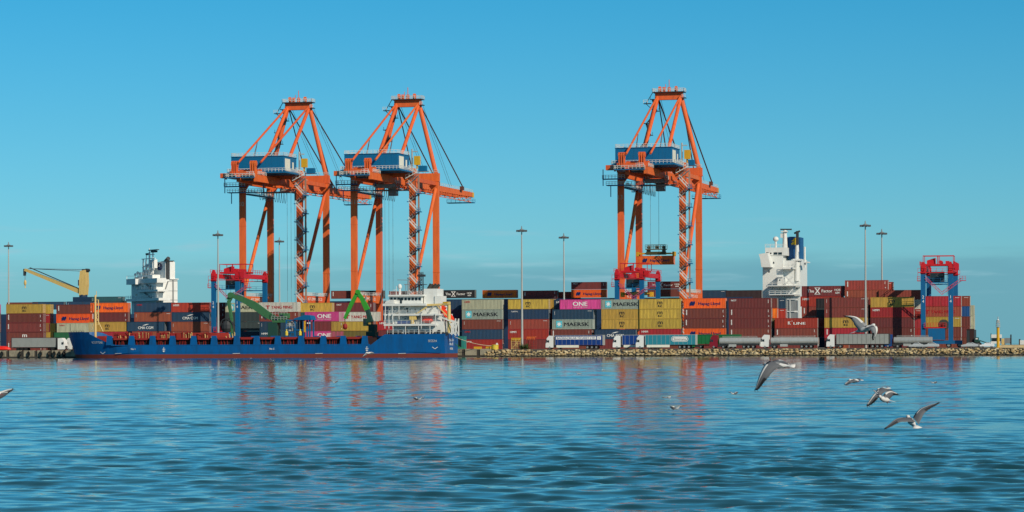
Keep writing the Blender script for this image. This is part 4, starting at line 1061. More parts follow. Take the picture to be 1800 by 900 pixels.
# boats carried on board
def boat_body(mb, L, W, Hh, cover):
    n = 9; vs = []
    for i in range(n + 1):
        t = i / n; x = (t - .5) * L; w = W / 2 * (1 - abs(2 * t - 1) ** 2.6) ** .6 + .02; 
        vs += [(x, 0, -Hh * .5 * (1 - abs(2 * t - 1) ** 3)), (x, -w, 0), (x, -w * .8, cover * (1 - abs(2 * t - 1) ** 4)), (x, 0, cover * 1.25 * (1 - abs(2 * t - 1) ** 4) + .01), (x, w * .8, cover * (1 - abs(2 * t - 1) ** 4)), (x, w, 0)]
    fs = [(6 * i + j, 6 * i + (j + 1) % 6, 6 * i + 6 + (j + 1) % 6, 6 * i + 6 + j) for i in range(n) for j in range(6)]
    mb.add(vs, fs)
lbu = px.u0 + px.a(783, 555, 7.0)
lb = thing("lifeboat", "orange enclosed lifeboat tilted on the ship's stern ramp", "lifeboat", lbu, SV + 7, px.z(783, 555, 7.0))
lb.rotation_euler = (0, R(38), -AL)
mb = MB(); boat_body(mb, 6.6, 2.6, 2.0, 1.1); mb.build("hull", M["lifeboat_orange"], lb)
mb = MB(); mb.box(-2.4, -1.2, -.7, .7, 1.1, 1.9); mb.build("conning_hatch", M["lifeboat_orange"], lb)
lb2 = thing("rescue_boat", "small red rescue boat stowed beside the ship's white house", "rescue boat", px.u0 + px.a(749), SV + 1.4, px.z(749, 563.5))
mb = MB(); boat_body(mb, 3.6, 1.4, 1.2, .45); mb.build("hull", M["lifeboat_orange"], lb2)
mb = MB(); mb.rail([(-1.5, -.5, .4), (1.5, -.5, .4)], h=.6, w=.09, step=.8); mb.build("grab_rail", M["hatch_red"], lb2)

# ------------------------------------------------------------------ ships on the far side of the pier
FV = 150.0
pa = Px(220, FV, 0.0)
fa = thing("container_ship", "distant low navy ship carrying the cream deck crane behind the containers", "container ship", pa.u0, FV, 0.0)
def bx(p, mb, x0, x1, y0, y1, b0, b1, m=0):
    mb.box(p.a(x0, y1, b0), p.a(x1, y1, b0), b0, b1, p.z((x0 + x1) / 2, y1, b0), p.z((x0 + x1) / 2, y0, b0), m)
mb = MB(); mb.prism([(pa.a(-60), -2), (pa.a(352), -2), (pa.a(366), 13.5), (pa.a(-80), 13.5)], -13, 26); mb.build("hull", M["navy_hull"], fa)
mb = MB(); mb.box(pa.a(-20), pa.a(215), -12, 12, 13.5, 15.2); mb.build("hatch_block", M["navy_hull"], fa)
# the white bridge seen past it belongs to a ship lying at an angle behind
AV, APHI = 212.0, R(-58)
k0 = Px(275, AV, 0.0)
fw = thing("moored_ship", "distant ship's shaded white bridge, lit from one side, with a round funnel mark", "ship", k0.u0, AV, 0.0, APHI + AL)
s0 = FPX / P(k0.u0, AV).y
o0 = P(k0.u0, AV)
def fx(x, b=0.0):                                                       # metres across the front
    k = kd(x, 500)[0]; return (k * o0.y + 0.53 * k * b - o0.x - 0.848 * b) / (0.53 + 0.848 * k)
sy = lambda x: (kd(x, 500)[0] * o0.y - o0.x) / (0.848 - 0.53 * kd(x, 500)[0])                                 # metres along the lit side
hz = lambda y: Zp(275, y, AV)
def ab(mb, x0, x1, y0, y1, b0, b1): mb.box(fx(x0, b0), fx(x1, b0), b0, b1, hz(y1), hz(y0))
mb = MB(); mb.prismx([(-34, -1), (15, -1), (17, 11), (-40, 12)], -22, 1.5); mb.build("hull", M["navy_hull"], fw)
SL = sy(312)
mb = MB(); mb.box(fx(231), 0, 0, SL, 10, hz(491)); A = mb.build("bridge_house", M["ship_white_far"], fw)
for x0, x1, y0, y1, b0, b1 in ((221, 279, 524, 528.5, -1.8, 3), (240, 277, 509, 512.5, -1.5, 3), (222, 238, 488.5, 498.5, -2.2, 1.5), (238, 276, 489, 497, -.9, 3)):
    mb = MB(); ab(mb, x0, x1, y0, y1, b0, b1); mb.build("deck_edge", M["ship_white_far"], A)
mb = MB(); mb.prism([(fx(238), hz(497)), (fx(240), hz(497)), (fx(243), hz(508)), (fx(241), hz(508))], -.9, .3); mb.build("wing_bracket", M["ship_white_far"], A)
mb = MB(); ab(mb, 243, 268, 482, 490, 1, 7); ab(mb, 236, 250, 485, 490, .5, 5); mb.build("wheelhouse", M["ship_white_far"], A)
for x0, x1, y0, y1, b_ in ((247.5, 259, 485.5, 489.3, .94), (238, 243, 486, 489, .44), (263.5, 266, 501, 504, -.06), (238.5, 241, 515.5, 519, -.06), (256, 258.5, 516, 519, -.06), (250, 252, 501, 504, -.06)):
    mb = MB(); ab(mb, x0, x1, y0, y1, b_, b_ + .1); mb.build("window", M["glass_dark"], A)
rails([[(fx(221, -1.7), -1.7, hz(524)), (fx(277, -1.7), -1.7, hz(524))], [(fx(240, -1.4), -1.4, hz(509)), (fx(275, -1.4), -1.4, hz(509))], [(fx(243, 1), 1, hz(482)), (fx(266, 1), 1, hz(482))]], M["ship_white_far"], A, w=.14, step=2.2)
mb = MB(); mb.bar((fx(222, -2), -2, hz(483)), (fx(238, -1), -1, hz(483.5)), .14); mb.bar((fx(223, -2), -2, hz(483)), (fx(223, -2), -2, hz(489)), .14); mb.build("wing_rail", M["ship_white_far"], A)
for x0, y0, x1, y1 in ((259, 499, 269, 509), (256, 514, 268, 524)):
    mb = MB(); mb.bar((fx(x0), -.5, hz(y0)), (fx(x1), -.5, hz(y1)), .6, .3); mb.build("outside_stair", M["steel_grey"], A)
mb = MB(); mb.box(.03, .25, sy(304) - .25, sy(304) + .25, 12, hz(492)); mb.box(.02, .3, sy(280), sy(288), hz(514.5), hz(513)); mb.bar((.3, sy(289), hz(512)), (.3, sy(295), hz(494)), .35); mb.build("side_pipe", M["steel_grey"], A)
for y in (511, 527, 494): 
    mb = MB(); mb.box(.01, .12, sy(296), SL, hz(y) - .06, hz(y) + .06); mb.build("plate_seam", M["steel_grey"], A)
mb = MB(); mb.box(-4.5, .6, sy(298), SL + .3, hz(491), hz(489.5)); mb.build("boat_deck", M["ship_white_far"], A)
fbk = 4.6
mb = MB(); x0, x1 = fx(264, fbk), fx(291, fbk)
mb.prism([(x0, hz(496)), (x1, hz(492)), (x1, hz(457.5)), (fx(272, fbk), hz(460)), (x0 + .6, hz(468))], fbk, fbk + 3.6); f_ = mb.build("funnel", M["ship_white_far"], fw)
mb = MB(); cx = fx(281, fbk); cz = hz(468)
disc(mb, cx, cz, 2.5, 0, y=fbk - .04, n=24, rz=1.45); flat(mb, [(cx - 1.6, cz), (cx - .2, cz + 1.15), (cx + .2, cz + .1)], 1, y=fbk - .07); flat(mb, [(cx - 2.2, cz - .55), (cx + 2.2, cz - .55), (cx + 2.3, cz - .1), (cx - .5, cz - .25)], 2, y=fbk - .06); mb.build("round_emblem", [M["mark_blue"], M["sign_white"], M["funnel_blue"]], f_)
mb = MB(); mb.box(x1, x1 + .9, fbk + .2, fbk + 1.0, hz(493), hz(459)); mb.box(x1 - 1, x1 + 1.2, fbk - .2, fbk + 3.2, hz(459), hz(457.5)); mb.tube((fx(285, fbk), fbk + 1.5, hz(459)), (fx(290, fbk), fbk + 1.5, hz(453.5)), .8, n=10); mb.build("exhaust_pipe", M["dark_steel"], f_)
mb = MB(); mb.box(x1 + .3, x1 + 1.4, fbk + 1.2, fbk + 3.4, hz(494), hz(460)); mb.build("funnel_back", M["ship_white_far"], f_)
mb = MB(); B_ = 2.5
for x, y0, y1, r_ in ((257, 482, 455, .45), (263, 482, 441, .5), (269, 480, 442, .35), (252, 482, 453, .4), (263, 441, 434, .15)): mb.tube((fx(x, B_), B_, hz(y0)), (fx(x, B_), B_, hz(y1)), r_, r_ * .6, n=6)
for xa, ya, xb, yb in ((250, 453, 273, 453), (251, 468, 270, 458), (253, 478, 264, 460), (256, 464, 271, 472), (258, 446, 271, 446)): mb.bar((fx(xa, B_), B_, hz(ya)), (fx(xb, B_), B_, hz(yb)), .5, .3)
ab(mb, 262, 271, 455, 470, B_, B_ + 1.4); ab(mb, 253, 258, 472, 483, B_, B_ + 1.4); mb.build("signal_mast", M["ship_white_far"], fw)
for x0, x1, y0, y1 in ((260.5, 276, 437.3, 438.8), (265, 273, 439.2, 442.5), (256, 259, 443, 446)):
    mb = MB(); ab(mb, x0, x1, y0, y1, B_ - .5, B_ + .5); mb.build("radar_scanner", M["dark_steel"], fw)
mb = MB(); mb.tube((fx(257.5, B_), B_, hz(456)), (fx(257.5, B_), B_, hz(445)), .15, n=5); mb.build("scanner_post", M["ship_white_far"], fw)
for x, y in ((238, 480), (242, 477), (246, 479), (251, 479)):
    mb = MB(); mb.ball((fx(x, 2), 2, hz(y)), .6, n=8); mb.tube((fx(x, 2), 2, hz(487)), (fx(x, 2), 2, hz(y)), .15, n=5); mb.build("antenna_dome", M["ship_white_far"], fw)
# its deck crane, a thing of its own on the deck
kc = thing("deck_crane", "cream ship's crane on a navy pedestal, jib lowered over the containers", "ship crane", U(145, FV - 6), FV - 6, 0.0)
pc = Px(145, FV - 6, 0.0); pc.db = 2.6
mb = MB(); zc = lambda y: pc.z(146, y)
mb.tube((pc.a(146), 3, 12.5), (pc.a(146), 3, zc(518)), 1.5, n=14); bx(pc, mb, 128, 160, 522, 536, 1, 5); mb.build("pedestal", M["navy_hull"], kc)
mb = MB(); a0, a1 = pc.a(139.5), pc.a(153)
mb.prism([(a0 + .3, zc(519)), (a1 - .4, zc(519)), (a1, zc(500)), (a1 - .1, zc(474.5)), (a0 + .8, zc(476)), (a0 + .4, zc(490))], 1.6, 4.6); twr = mb.build("tower", M["crane_cream"], kc)
mb = MB(); bx(pc, mb, 137, 140.5, 492, 502, 1.8, 3.4); mb.build("operator_cab", M["navy_hull"], kc)
mb = MB(); mb.box(pc.a(145), pc.a(154), 2.2, 4.0, zc(476), zc(473)); mb.tube((pc.a(153), 2, zc(475)), (pc.a(153), 4.4, zc(475)), .6, n=10); mb.build("sheave_head", M["dark_steel"], kc)
tip = Vector((pc.a(43, 474), 3.1, pc.z(43, 474))); heel = Vector((pc.a(141, 513), 3.1, pc.z(141, 513)))
for y in (-.7, .7):
    mb = MB(); mb.bar(heel + Vector((0, y, 0)), tip + Vector((0, y * .5, 0)), .5, 1.5, h2=.9); mb.build("jib_beam", M["crane_cream"], kc)
mb = MB(); mb.bar(heel + Vector((0, 0, .9)), tip + Vector((2, 0, .7)), .8, .25); mb.box(tip.x - .5, tip.x + .2, 2.6, 3.6, tip.z - 2.2, tip.z + .3); mb.build("jib_walkway", M["dark_steel"], kc)
mb = MB()
for y, d in ((2.6, 0), (3.6, .5)): mb.tube(tip + Vector((1.2, 0, .4)), (pc.a(150), y, zc(474) - d * 1.2), .11, n=5)
for x in (-.3, .5): mb.tube(tip + Vector((x, 0, -1)), (pc.a(43) + .1, 3.1, pc.z(43, 494)), .06, n=4)
mb.build("hoist_rope", M["cable_grey"], kc)
mb = MB(); c = (pc.a(43.2, 497), 3.1, pc.z(43.2, 497)); mb.ball(c, .55, .4, 1.1, n=10); mb.tube((c[0], 3.1, c[2] - 1.9), (c[0], 3.1, c[2] - .9), .25, .12, n=6); mb.build("hook_block", M["crane_cream"], kc)
# far ship behind the third crane
pb = Px(1340, FV + 4, 0.0)
fb_ = thing("container_ship", "distant ship with a tall sunlit white bridge tower and navy funnel", "container ship", pb.u0, FV + 4, 0.0)
mb = MB(); mb.prism([(pb.a(770), -2), (pb.a(1590), -2), (pb.a(1605), 11.5), (pb.a(752), 11.5)], -17, 26); mb.build("hull", M["navy_hull"], fb_)
mb = MB(); mb.box(pb.a(770), pb.a(1335), -16, -1, 11.5, 19.25); mb.build("hatch_block", M["navy_hull"], fb_)
mb = MB(); bx(pb, mb, 1341, 1377, 447, 580, 2, 22); bx(pb, mb, 1374, 1396, 458, 580, 3, 24); bx(pb, mb, 1394, 1407, 455, 580, 4.5, 20)
T_ = mb.build("bridge_tower", M["ship_white"], fb_)
mb = MB(); mb.prism([(pb.a(1337), pb.z(1337, 447)), (pb.a(1352), pb.z(1352, 445)), (pb.a(1358), pb.z(1358, 470)), (pb.a(1341.5), pb.z(1341, 470)), (pb.a(1339.5), pb.z(1339, 456))], -3, 2.4); mb.build("bridge_wing", M["ship_white"], T_)
mb = MB(); bx(pb, mb, 1345, 1382, 435, 449, 1.8, 24); mb.build("wheelhouse", M["ship_white"], T_)
for x0, x1, y0, y1, b_ in ((1360, 1366.5, 443.5, 447.5, 1.7), (1368, 1374.5, 443.5, 447.5, 1.7), (1347, 1351, 443.5, 446, 1.7), (1354, 1356, 444, 446.5, 1.7), (1359, 1361, 460, 463.5, 1.9), (1351, 1353, 475.5, 479, 1.9), (1370, 1371.6, 491, 493.5, -.9), (1370, 1372, 507, 509, .9), (1399.5, 1402, 506, 508, 4.4)):
    mb = MB(); bx(pb, mb, x0, x1, y0, y1, b_, b_ + .12); mb.build("window", M["glass_dark"], T_)
mb = MB(); bx(pb, mb, 1367, 1379, 487, 502, -.8, 3); mb.build("stair_house", M["ship_white"], T_)
for x0, x1, y0, y1, b0 in ((1348, 1404, 501.5, 503, -3), (1352, 1404, 517, 518.5, -2), (1376, 1395, 470, 473, 0), (1364, 1376, 486, 487.5, -1.2)):
    mb = MB(); bx(pb, mb, x0, x1, y0, y1, b0, 4); mb.build("platform", M["ship_white"], T_)
mb = MB(); bx(pb, mb, 1382, 1401, 528, 546, -1, 2.5); bx(pb, mb, 1382, 1401, 549, 565, -1, 2.5); mb.build("open_deck_frame", M["steel_grey"], T_)
mb = MB()
for x in (1382, 1388, 1403): bx(pb, mb, x, x + 1.3, 525, 575, -1.4, -1.05)
for y in (525, 546.5, 563): bx(pb, mb, 1381, 1404, y, y + 1.6, -1.4, -1.04)
mb.build("lattice_frame", M["ship_white"], T_)
for x0, y0, x1, y1, b, w in ((1377, 503, 1393, 486, -2, .5), (1381, 486, 1396, 501, -1, .5), (1386, 517, 1398, 503, -1.8, .4), (1394, 473, 1398, 456, -.5, .4)):
    mb = MB(); mb.bar((pb.a(x0, y0, b), b, pb.z(x0, y0, b)), (pb.a(x1, y1, b), b, pb.z(x1, y1, b)), w); mb.build("outside_stair", M["ship_white"], T_)
rails([[(pb.a(x0, y, b), b, pb.z(x0, y, b)), (pb.a(x1, y, b), b, pb.z(x1, y, b))] for x0, x1, y, b in ((1345, 1382, 435, 1.9), (1376, 1395, 470, .1), (1348, 1404, 501.5, -2.9), (1352, 1404, 517, -1.9))], M["ship_white"], T_, w=.14, step=1.8)
mb = MB(); bx(pb, mb, 1386, 1397, 416, 455, 8, 13); bx(pb, mb, 1399, 1407, 417, 456, 9, 16); bx(pb, mb, 1381, 1386, 417, 435, 9, 18); f2 = mb.build("funnel", M["funnel_blue"], fb_)
mb = MB(); zz = lambda x, y: (pb.a(x, y, 7.9), pb.z(x, y, 7.9))
for q in (((1391, 424), (1397, 418), (1401, 418), (1395, 424)), ((1390, 428), (1402, 421), (1402, 424), (1392, 431)), ((1396, 422), (1400, 420), (1399, 430), (1395, 431))): flat(mb, [zz(*p) for p in q], 0, y=7.94 - .03 * random.Random(q[0][0]).random())
mb.build("funnel_emblem", M["funnel_yellow"], f2)
pb.db = 5.0
mb = MB(); mb.tube((pb.a(1401), 6, pb.z(1401, 462)), (pb.a(1401), 6, pb.z(1401, 430)), .9, .55, n=10); mb.tube((pb.a(1402), 4, pb.z(1402, 494)), (pb.a(1402), 4, pb.z(1402, 460)), .85, n=10); mb.tube((pb.a(1416), 4, pb.z(1416, 470)), (pb.a(1416), 4, pb.z(1416, 434)), .35, n=8); bx(pb, mb, 1393, 1407, 457, 458.5, 3, 7); bx(pb, mb, 1413, 1421, 460, 462, 3, 7); mb.build("vent_post", M["ship_white"], fb_)
mb = MB(); bx(pb, mb, 1399, 1403, 406, 430, 5.2, 6.8); mb.bar((pb.a(1396), 6, pb.z(1396, 410)), (pb.a(1406), 6, pb.z(1406, 406)), .6); mb.build("deck_light", M["dark_steel"], fb_)
mb = MB(); mb.tube((pb.a(1378), 8, pb.z(1378, 438)), (pb.a(1378), 8, pb.z(1378, 404)), 1.0, .6, n=10); bx(pb, mb, 1373, 1384, 406, 408, 7, 9); bx(pb, mb, 1372, 1376, 410, 418, 7.5, 8.5); mb.build("radar_mast", M["ship_white"], fb_)
mb = MB(); mb.bar((pb.a(1370), 8, pb.z(1370, 402.6)), (pb.a(1390), 8, pb.z(1390, 402.6)), .45); mb.build("radar_scanner", M["dark_steel"], fb_)
mb = MB(); mb.ball((pb.a(1363.5), 6, pb.z(1363.5, 420)), 1.0, 1.0, .9); mb.tube((pb.a(1363.5), 6, pb.z(1363.5, 436)), (pb.a(1363.5), 6, pb.z(1363.5, 421)), .35, n=8); mb.build("radome", M["ship_white"], fb_)
pb.db = 0.0
# deck cargo of the far ships
DS = "containers on the far ships"
def deck(x, v, yt, yb, spec, where, L=12.19):
    lv, _, _s = spec.partition("@"); c, _, lg = lv.partition(":")
    zt, zb = Zp(x, yt, v), Zp(x, yb, v)
    h = min(zt - zb, 2.85); container(c, lg, U(x, v, yt), v, zt - h, h - .03, f"{COL[c][1]} container {LOGOW[lg]} {where}", DS, L)
for i, (x, yt, yb, sp, wh) in enumerate([
    (582, 511, 526, "mar:tri", "on the far ship between two orange cranes"), (615, 511, 526, "blk:xfa", "on the far ship behind the bright green arm"), (684, 511.5, 526, "mar", "on the far ship behind the ship's radome"),
    (775, 509.8, 526, "blk:xfa", "on the far ship behind the orange lifeboat"), (848, 509.8, 526, "ora:hap", "on the far ship, crossed by a crane's shadow"), (919, 510.8, 526, "mar:tri", "on the far ship behind the tall bollard pole"),
    (1004, 509.0, 523.4, "ora:hap@", "on the far ship under a maroon one"), (1138, 508.2, 522, "brn", "on the far ship under the pale-lettered maroon one"), (1214, 510.2, 525, "nav:tag", "on the far ship beside the lone crane's foot"), (1276, 510.2, 525, "dar", "on the far ship before the white tower")]):
    deck(x, FV - 9, yt, yb, sp, wh)
deck(1004, FV - 9, 495.8, 508.6, "mar:tex", "topmost on the far ship beside the distant lamp pole")
deck(1138, FV - 9, 494.8, 507.8, "mar:xfa", "topmost on the far ship beside the lone crane's stair")
deck(958, FV - 4, 513, 527, "red", "on the far ship in front of the distant lamp pole")
for x, yt, yb, sp, wh in ((12, 531.5, 546, "brn", "low on the far ship beside the lamp pole"), (57, 530.5, 546, "nav", "on the far ship beneath the cream crane's jib"), (117, 529.8, 546, "nav:tag", "on the far ship at the cream crane's pedestal"),
                          (160, 521.5, 535, "tea:tag", "on the far ship behind the yellow foremast"), (163, 529, 543, "sla", "on the far ship before the shaded bridge")):
    deck(x, FV - 9, yt, yb, sp, wh)
# third far ship between the two numbered cranes (its cargo shows past their legs)
pd = Px(582, FV - 10, 0.0)
fc = thing("container_ship", "distant low ship whose maroon and black cargo shows between two orange cranes", "container ship", pd.u0, FV - 10, 0.0)
mb = MB(); mb.prism([(pd.a(540), -2), (pd.a(752), -2), (pd.a(749), 12), (pd.a(530), 12)], 0, 24); mb.build("hull", M["navy_hull"], fc)
mb = MB(); mb.box(pd.a(570), pd.a(747), .6, 14, 12, 19.0); mb.build("hatch_block", M["navy_hull"], fc)

# ------------------------------------------------------------------ material handlers and hopper on the quay
def arm(mb, p, q, w, h, w2=None, h2=None): mb.bar(p, q, w, h, 0, w2, h2)
HV = -22.0
def handler(label, mkey, x, pts, cab, body):
    p = Px(x, HV, GZ); t = thing("material_handler", label, "material handler", p.u0, HV, GZ)
    q = [Vector((p.a(a, b), 0.0, p.z(a, b))) for a, b in pts]
    return p, t, q
# the bright one
p, t, q = handler("bright green material handler with its long arm bent beside the ship's white house", "handler_green", 650, [(652, 566), (646, 545), (638, 528), (629, 513), (617, 536), (606, 560)], None, None)
mb = MB(); arm(mb, q[0], q[1], 1.2, 1.9, .9, 1.5); mb.build("lower_boom", M["handler_dark"], t)
mb = MB(); arm(mb, q[1], q[2], .9, 1.5, .8, 1.3); arm(mb, q[2], q[3], .8, 1.3, .65, .8); mb.tube(q[3] - Vector((0, .6, 0)), q[3] + Vector((0, .6, 0)), .65, n=12); mb.build("boom", M["handler_green"], t)
mb = MB(); arm(mb, q[3], q[4], .6, 1.0, .6, 1.1); arm(mb, q[4], q[5], .6, 1.1, .5, .8); mb.build("stick", M["handler_green"], t)
mb = MB(); mb.tube(q[1] + Vector((-.9, 0, .5)), q[2] + Vector((.9, 0, 1.2)), .22, n=8); mb.tube(q[2] + Vector((.2, 0, -.6)), q[3] + Vector((-.3, 0, -1)), .18, n=8); mb.build("hydraulic_ram", M["steel_grey"], t)
mb = MB(); a0, a1 = p.a(641), p.a(662); z0 = p.z(650, 588)
mb.box(p.a(650), p.a(661), -1.4, 1.4, p.z(650, 583), p.z(650, 570)); mb.box(a0 + 1, a1, -1.8, 1.8, 1.2, z0 + .8); mb.build("upper_structure", M["handler_dark"], t)
mb = MB(); mb.box(p.a(642), p.a(648), -1.9, -.2, p.z(645, 573), p.z(645, 560)); c_ = mb.build("cab", M["handler_dark"], t)
mb = MB(); mb.box(p.a(643), p.a(647), -1.95, -1.9, p.z(645, 570), p.z(645, 562)); mb.build("cab_window", M["glass_dark"], c_)
mb = MB(); mb.box(a0, a1 + .5, -2.2, 2.2, .6, 1.3)
for k in range(3): mb.wheel((a0 + .8 + k * 1.4, -2.0, .6), .6, .5); mb.wheel((a0 + .8 + k * 1.4, 2.0, .6), .6, .5)
mb.build("undercarriage", [M["handler_dark"], M["steel_grey"]], t)
mb = MB(); mb.path([q[5], q[5] + Vector((.1, 0, -1.6))], .12, 5); mb.ball(q[5] + Vector((.1, 0, -2.3)), .8, .7, .9, n=10); mb.build("grapple", M["hatch_red"], t)
# the dull one
p, t, q = handler("dull green material handler reaching its arm over the ship's holds", "handler_dull", 490, [(482, 560), (468, 552), (446, 536), (428, 527), (407, 519), (402, 528), (407, 560), (408, 590)], None, None)
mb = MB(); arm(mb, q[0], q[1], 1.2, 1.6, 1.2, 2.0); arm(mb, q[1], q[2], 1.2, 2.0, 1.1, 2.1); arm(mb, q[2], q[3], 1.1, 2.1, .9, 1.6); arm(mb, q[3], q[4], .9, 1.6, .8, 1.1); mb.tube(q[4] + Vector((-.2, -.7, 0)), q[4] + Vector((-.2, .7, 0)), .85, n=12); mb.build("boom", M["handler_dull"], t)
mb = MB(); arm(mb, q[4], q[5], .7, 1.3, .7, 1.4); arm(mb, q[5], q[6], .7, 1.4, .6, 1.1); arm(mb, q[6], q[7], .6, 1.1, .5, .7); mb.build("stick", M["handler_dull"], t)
mb = MB(); mb.tube(q[1] + Vector((0, 0, -1.6)), q[2] + Vector((1, 0, -1.6)), .25, n=8); mb.tube(q[3] + Vector((0, 0, 1)), q[4] + Vector((.5, 0, .9)), .2, n=8); mb.build("hydraulic_ram", M["steel_grey"], t)
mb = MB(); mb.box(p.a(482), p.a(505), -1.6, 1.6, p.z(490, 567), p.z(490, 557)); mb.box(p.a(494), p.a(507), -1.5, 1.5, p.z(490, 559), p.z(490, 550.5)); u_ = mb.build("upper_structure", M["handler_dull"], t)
mb = MB(); mb.rail([(p.a(481), -1.8, p.z(490, 563)), (p.a(508), -1.8, p.z(490, 563))], w=.1, step=.8); mb.rail([(p.a(482), -1.5, p.z(490, 555)), (p.a(508), -1.5, p.z(490, 552))], w=.1, step=.8); mb.build("railing", M["galvanised"], u_)
mb = MB(); mb.box(p.a(486), p.a(491), -1.66, -1.6, p.z(490, 563), p.z(490, 559)); mb.box(p.a(496), p.a(501), -1.56, -1.5, p.z(490, 557), p.z(490, 553)); mb.build("cab_window", M["glass_dark"], u_)
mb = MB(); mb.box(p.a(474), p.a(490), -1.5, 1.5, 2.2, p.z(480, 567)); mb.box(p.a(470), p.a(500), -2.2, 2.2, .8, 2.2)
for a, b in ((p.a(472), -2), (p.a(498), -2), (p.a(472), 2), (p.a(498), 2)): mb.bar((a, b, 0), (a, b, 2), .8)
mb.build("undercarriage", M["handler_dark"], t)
mb = MB(); a, z = p.a(399), p.z(399, 574)
for k in range(6):
    an = math.pi * k / 6 - .2
    mb.path([(a + 2.3 * math.cos(an + .5 * j) * (1 - .06 * j), .6 * (k % 3 - 1), z + 2.3 * math.sin(an + .5 * j)) for j in range(4)], .16, 5)
mb.ball((a, 0, z), 1.7, 1.2, 1.9, n=10); mb.build("orange_peel_grab", M["dark_steel"], t)
# blue hopper
p = Px(520, HV - 1, GZ); t = thing("loading_hopper", "blue framed loading hopper on the quay behind the ship's rail", "hopper", p.u0, HV - 1, GZ)
mb = MB()
for x in (507, 522, 537, 548):
    for b in (-1.6, 1.6): mb.bar((p.a(x), b, 0), (p.a(x), b, p.z(x, 563 if x < 530 else 560)), .4)
for y in (563, 575, 584): mb.bar((p.a(506), -1.6, p.z(515, y)), (p.a(523), -1.6, p.z(515, y)), .35)
for y in (562, 580): mb.bar((p.a(522), -1.6, p.z(535, y)), (p.a(550), -1.6, p.z(535, y)), .35)
mb.build("hopper_frame", M["rtg_blue"], t)
mb = MB(); mb.prism([(p.a(521), p.z(535, 562.5)), (p.a(552), p.z(540, 562.5)), (p.a(549), p.z(540, 555)), (p.a(541), p.z(540, 553.5)), (p.a(521), p.z(535, 560))], -2.2, 2.2); mb.build("hopper_bin", M["rtg_blue"], t)
mb = MB(); mb.box(p.a(538), p.a(541), -1.9, -1.7, p.z(540, 584), p.z(540, 564)); mb.build("ladder", M["yellow_paint"], t)
mb = MB(); mb.box(p.a(510), p.a(514), -1.2, .5, p.z(512, 582), p.z(512, 565)); mb.rail([(p.a(508), -1.8, p.z(515, 576)), (p.a(522), -1.8, p.z(515, 576))], w=.09, step=.8); mb.build("chute", M["galvanised"], t)
for x in (544.5, 548):
    mb = MB(); mb.box(p.a(x), p.a(x) + .35, -2.4, -2.2, p.z(x, 569), p.z(x, 567)); mb.build("floodlight", M["sign_white"], t)

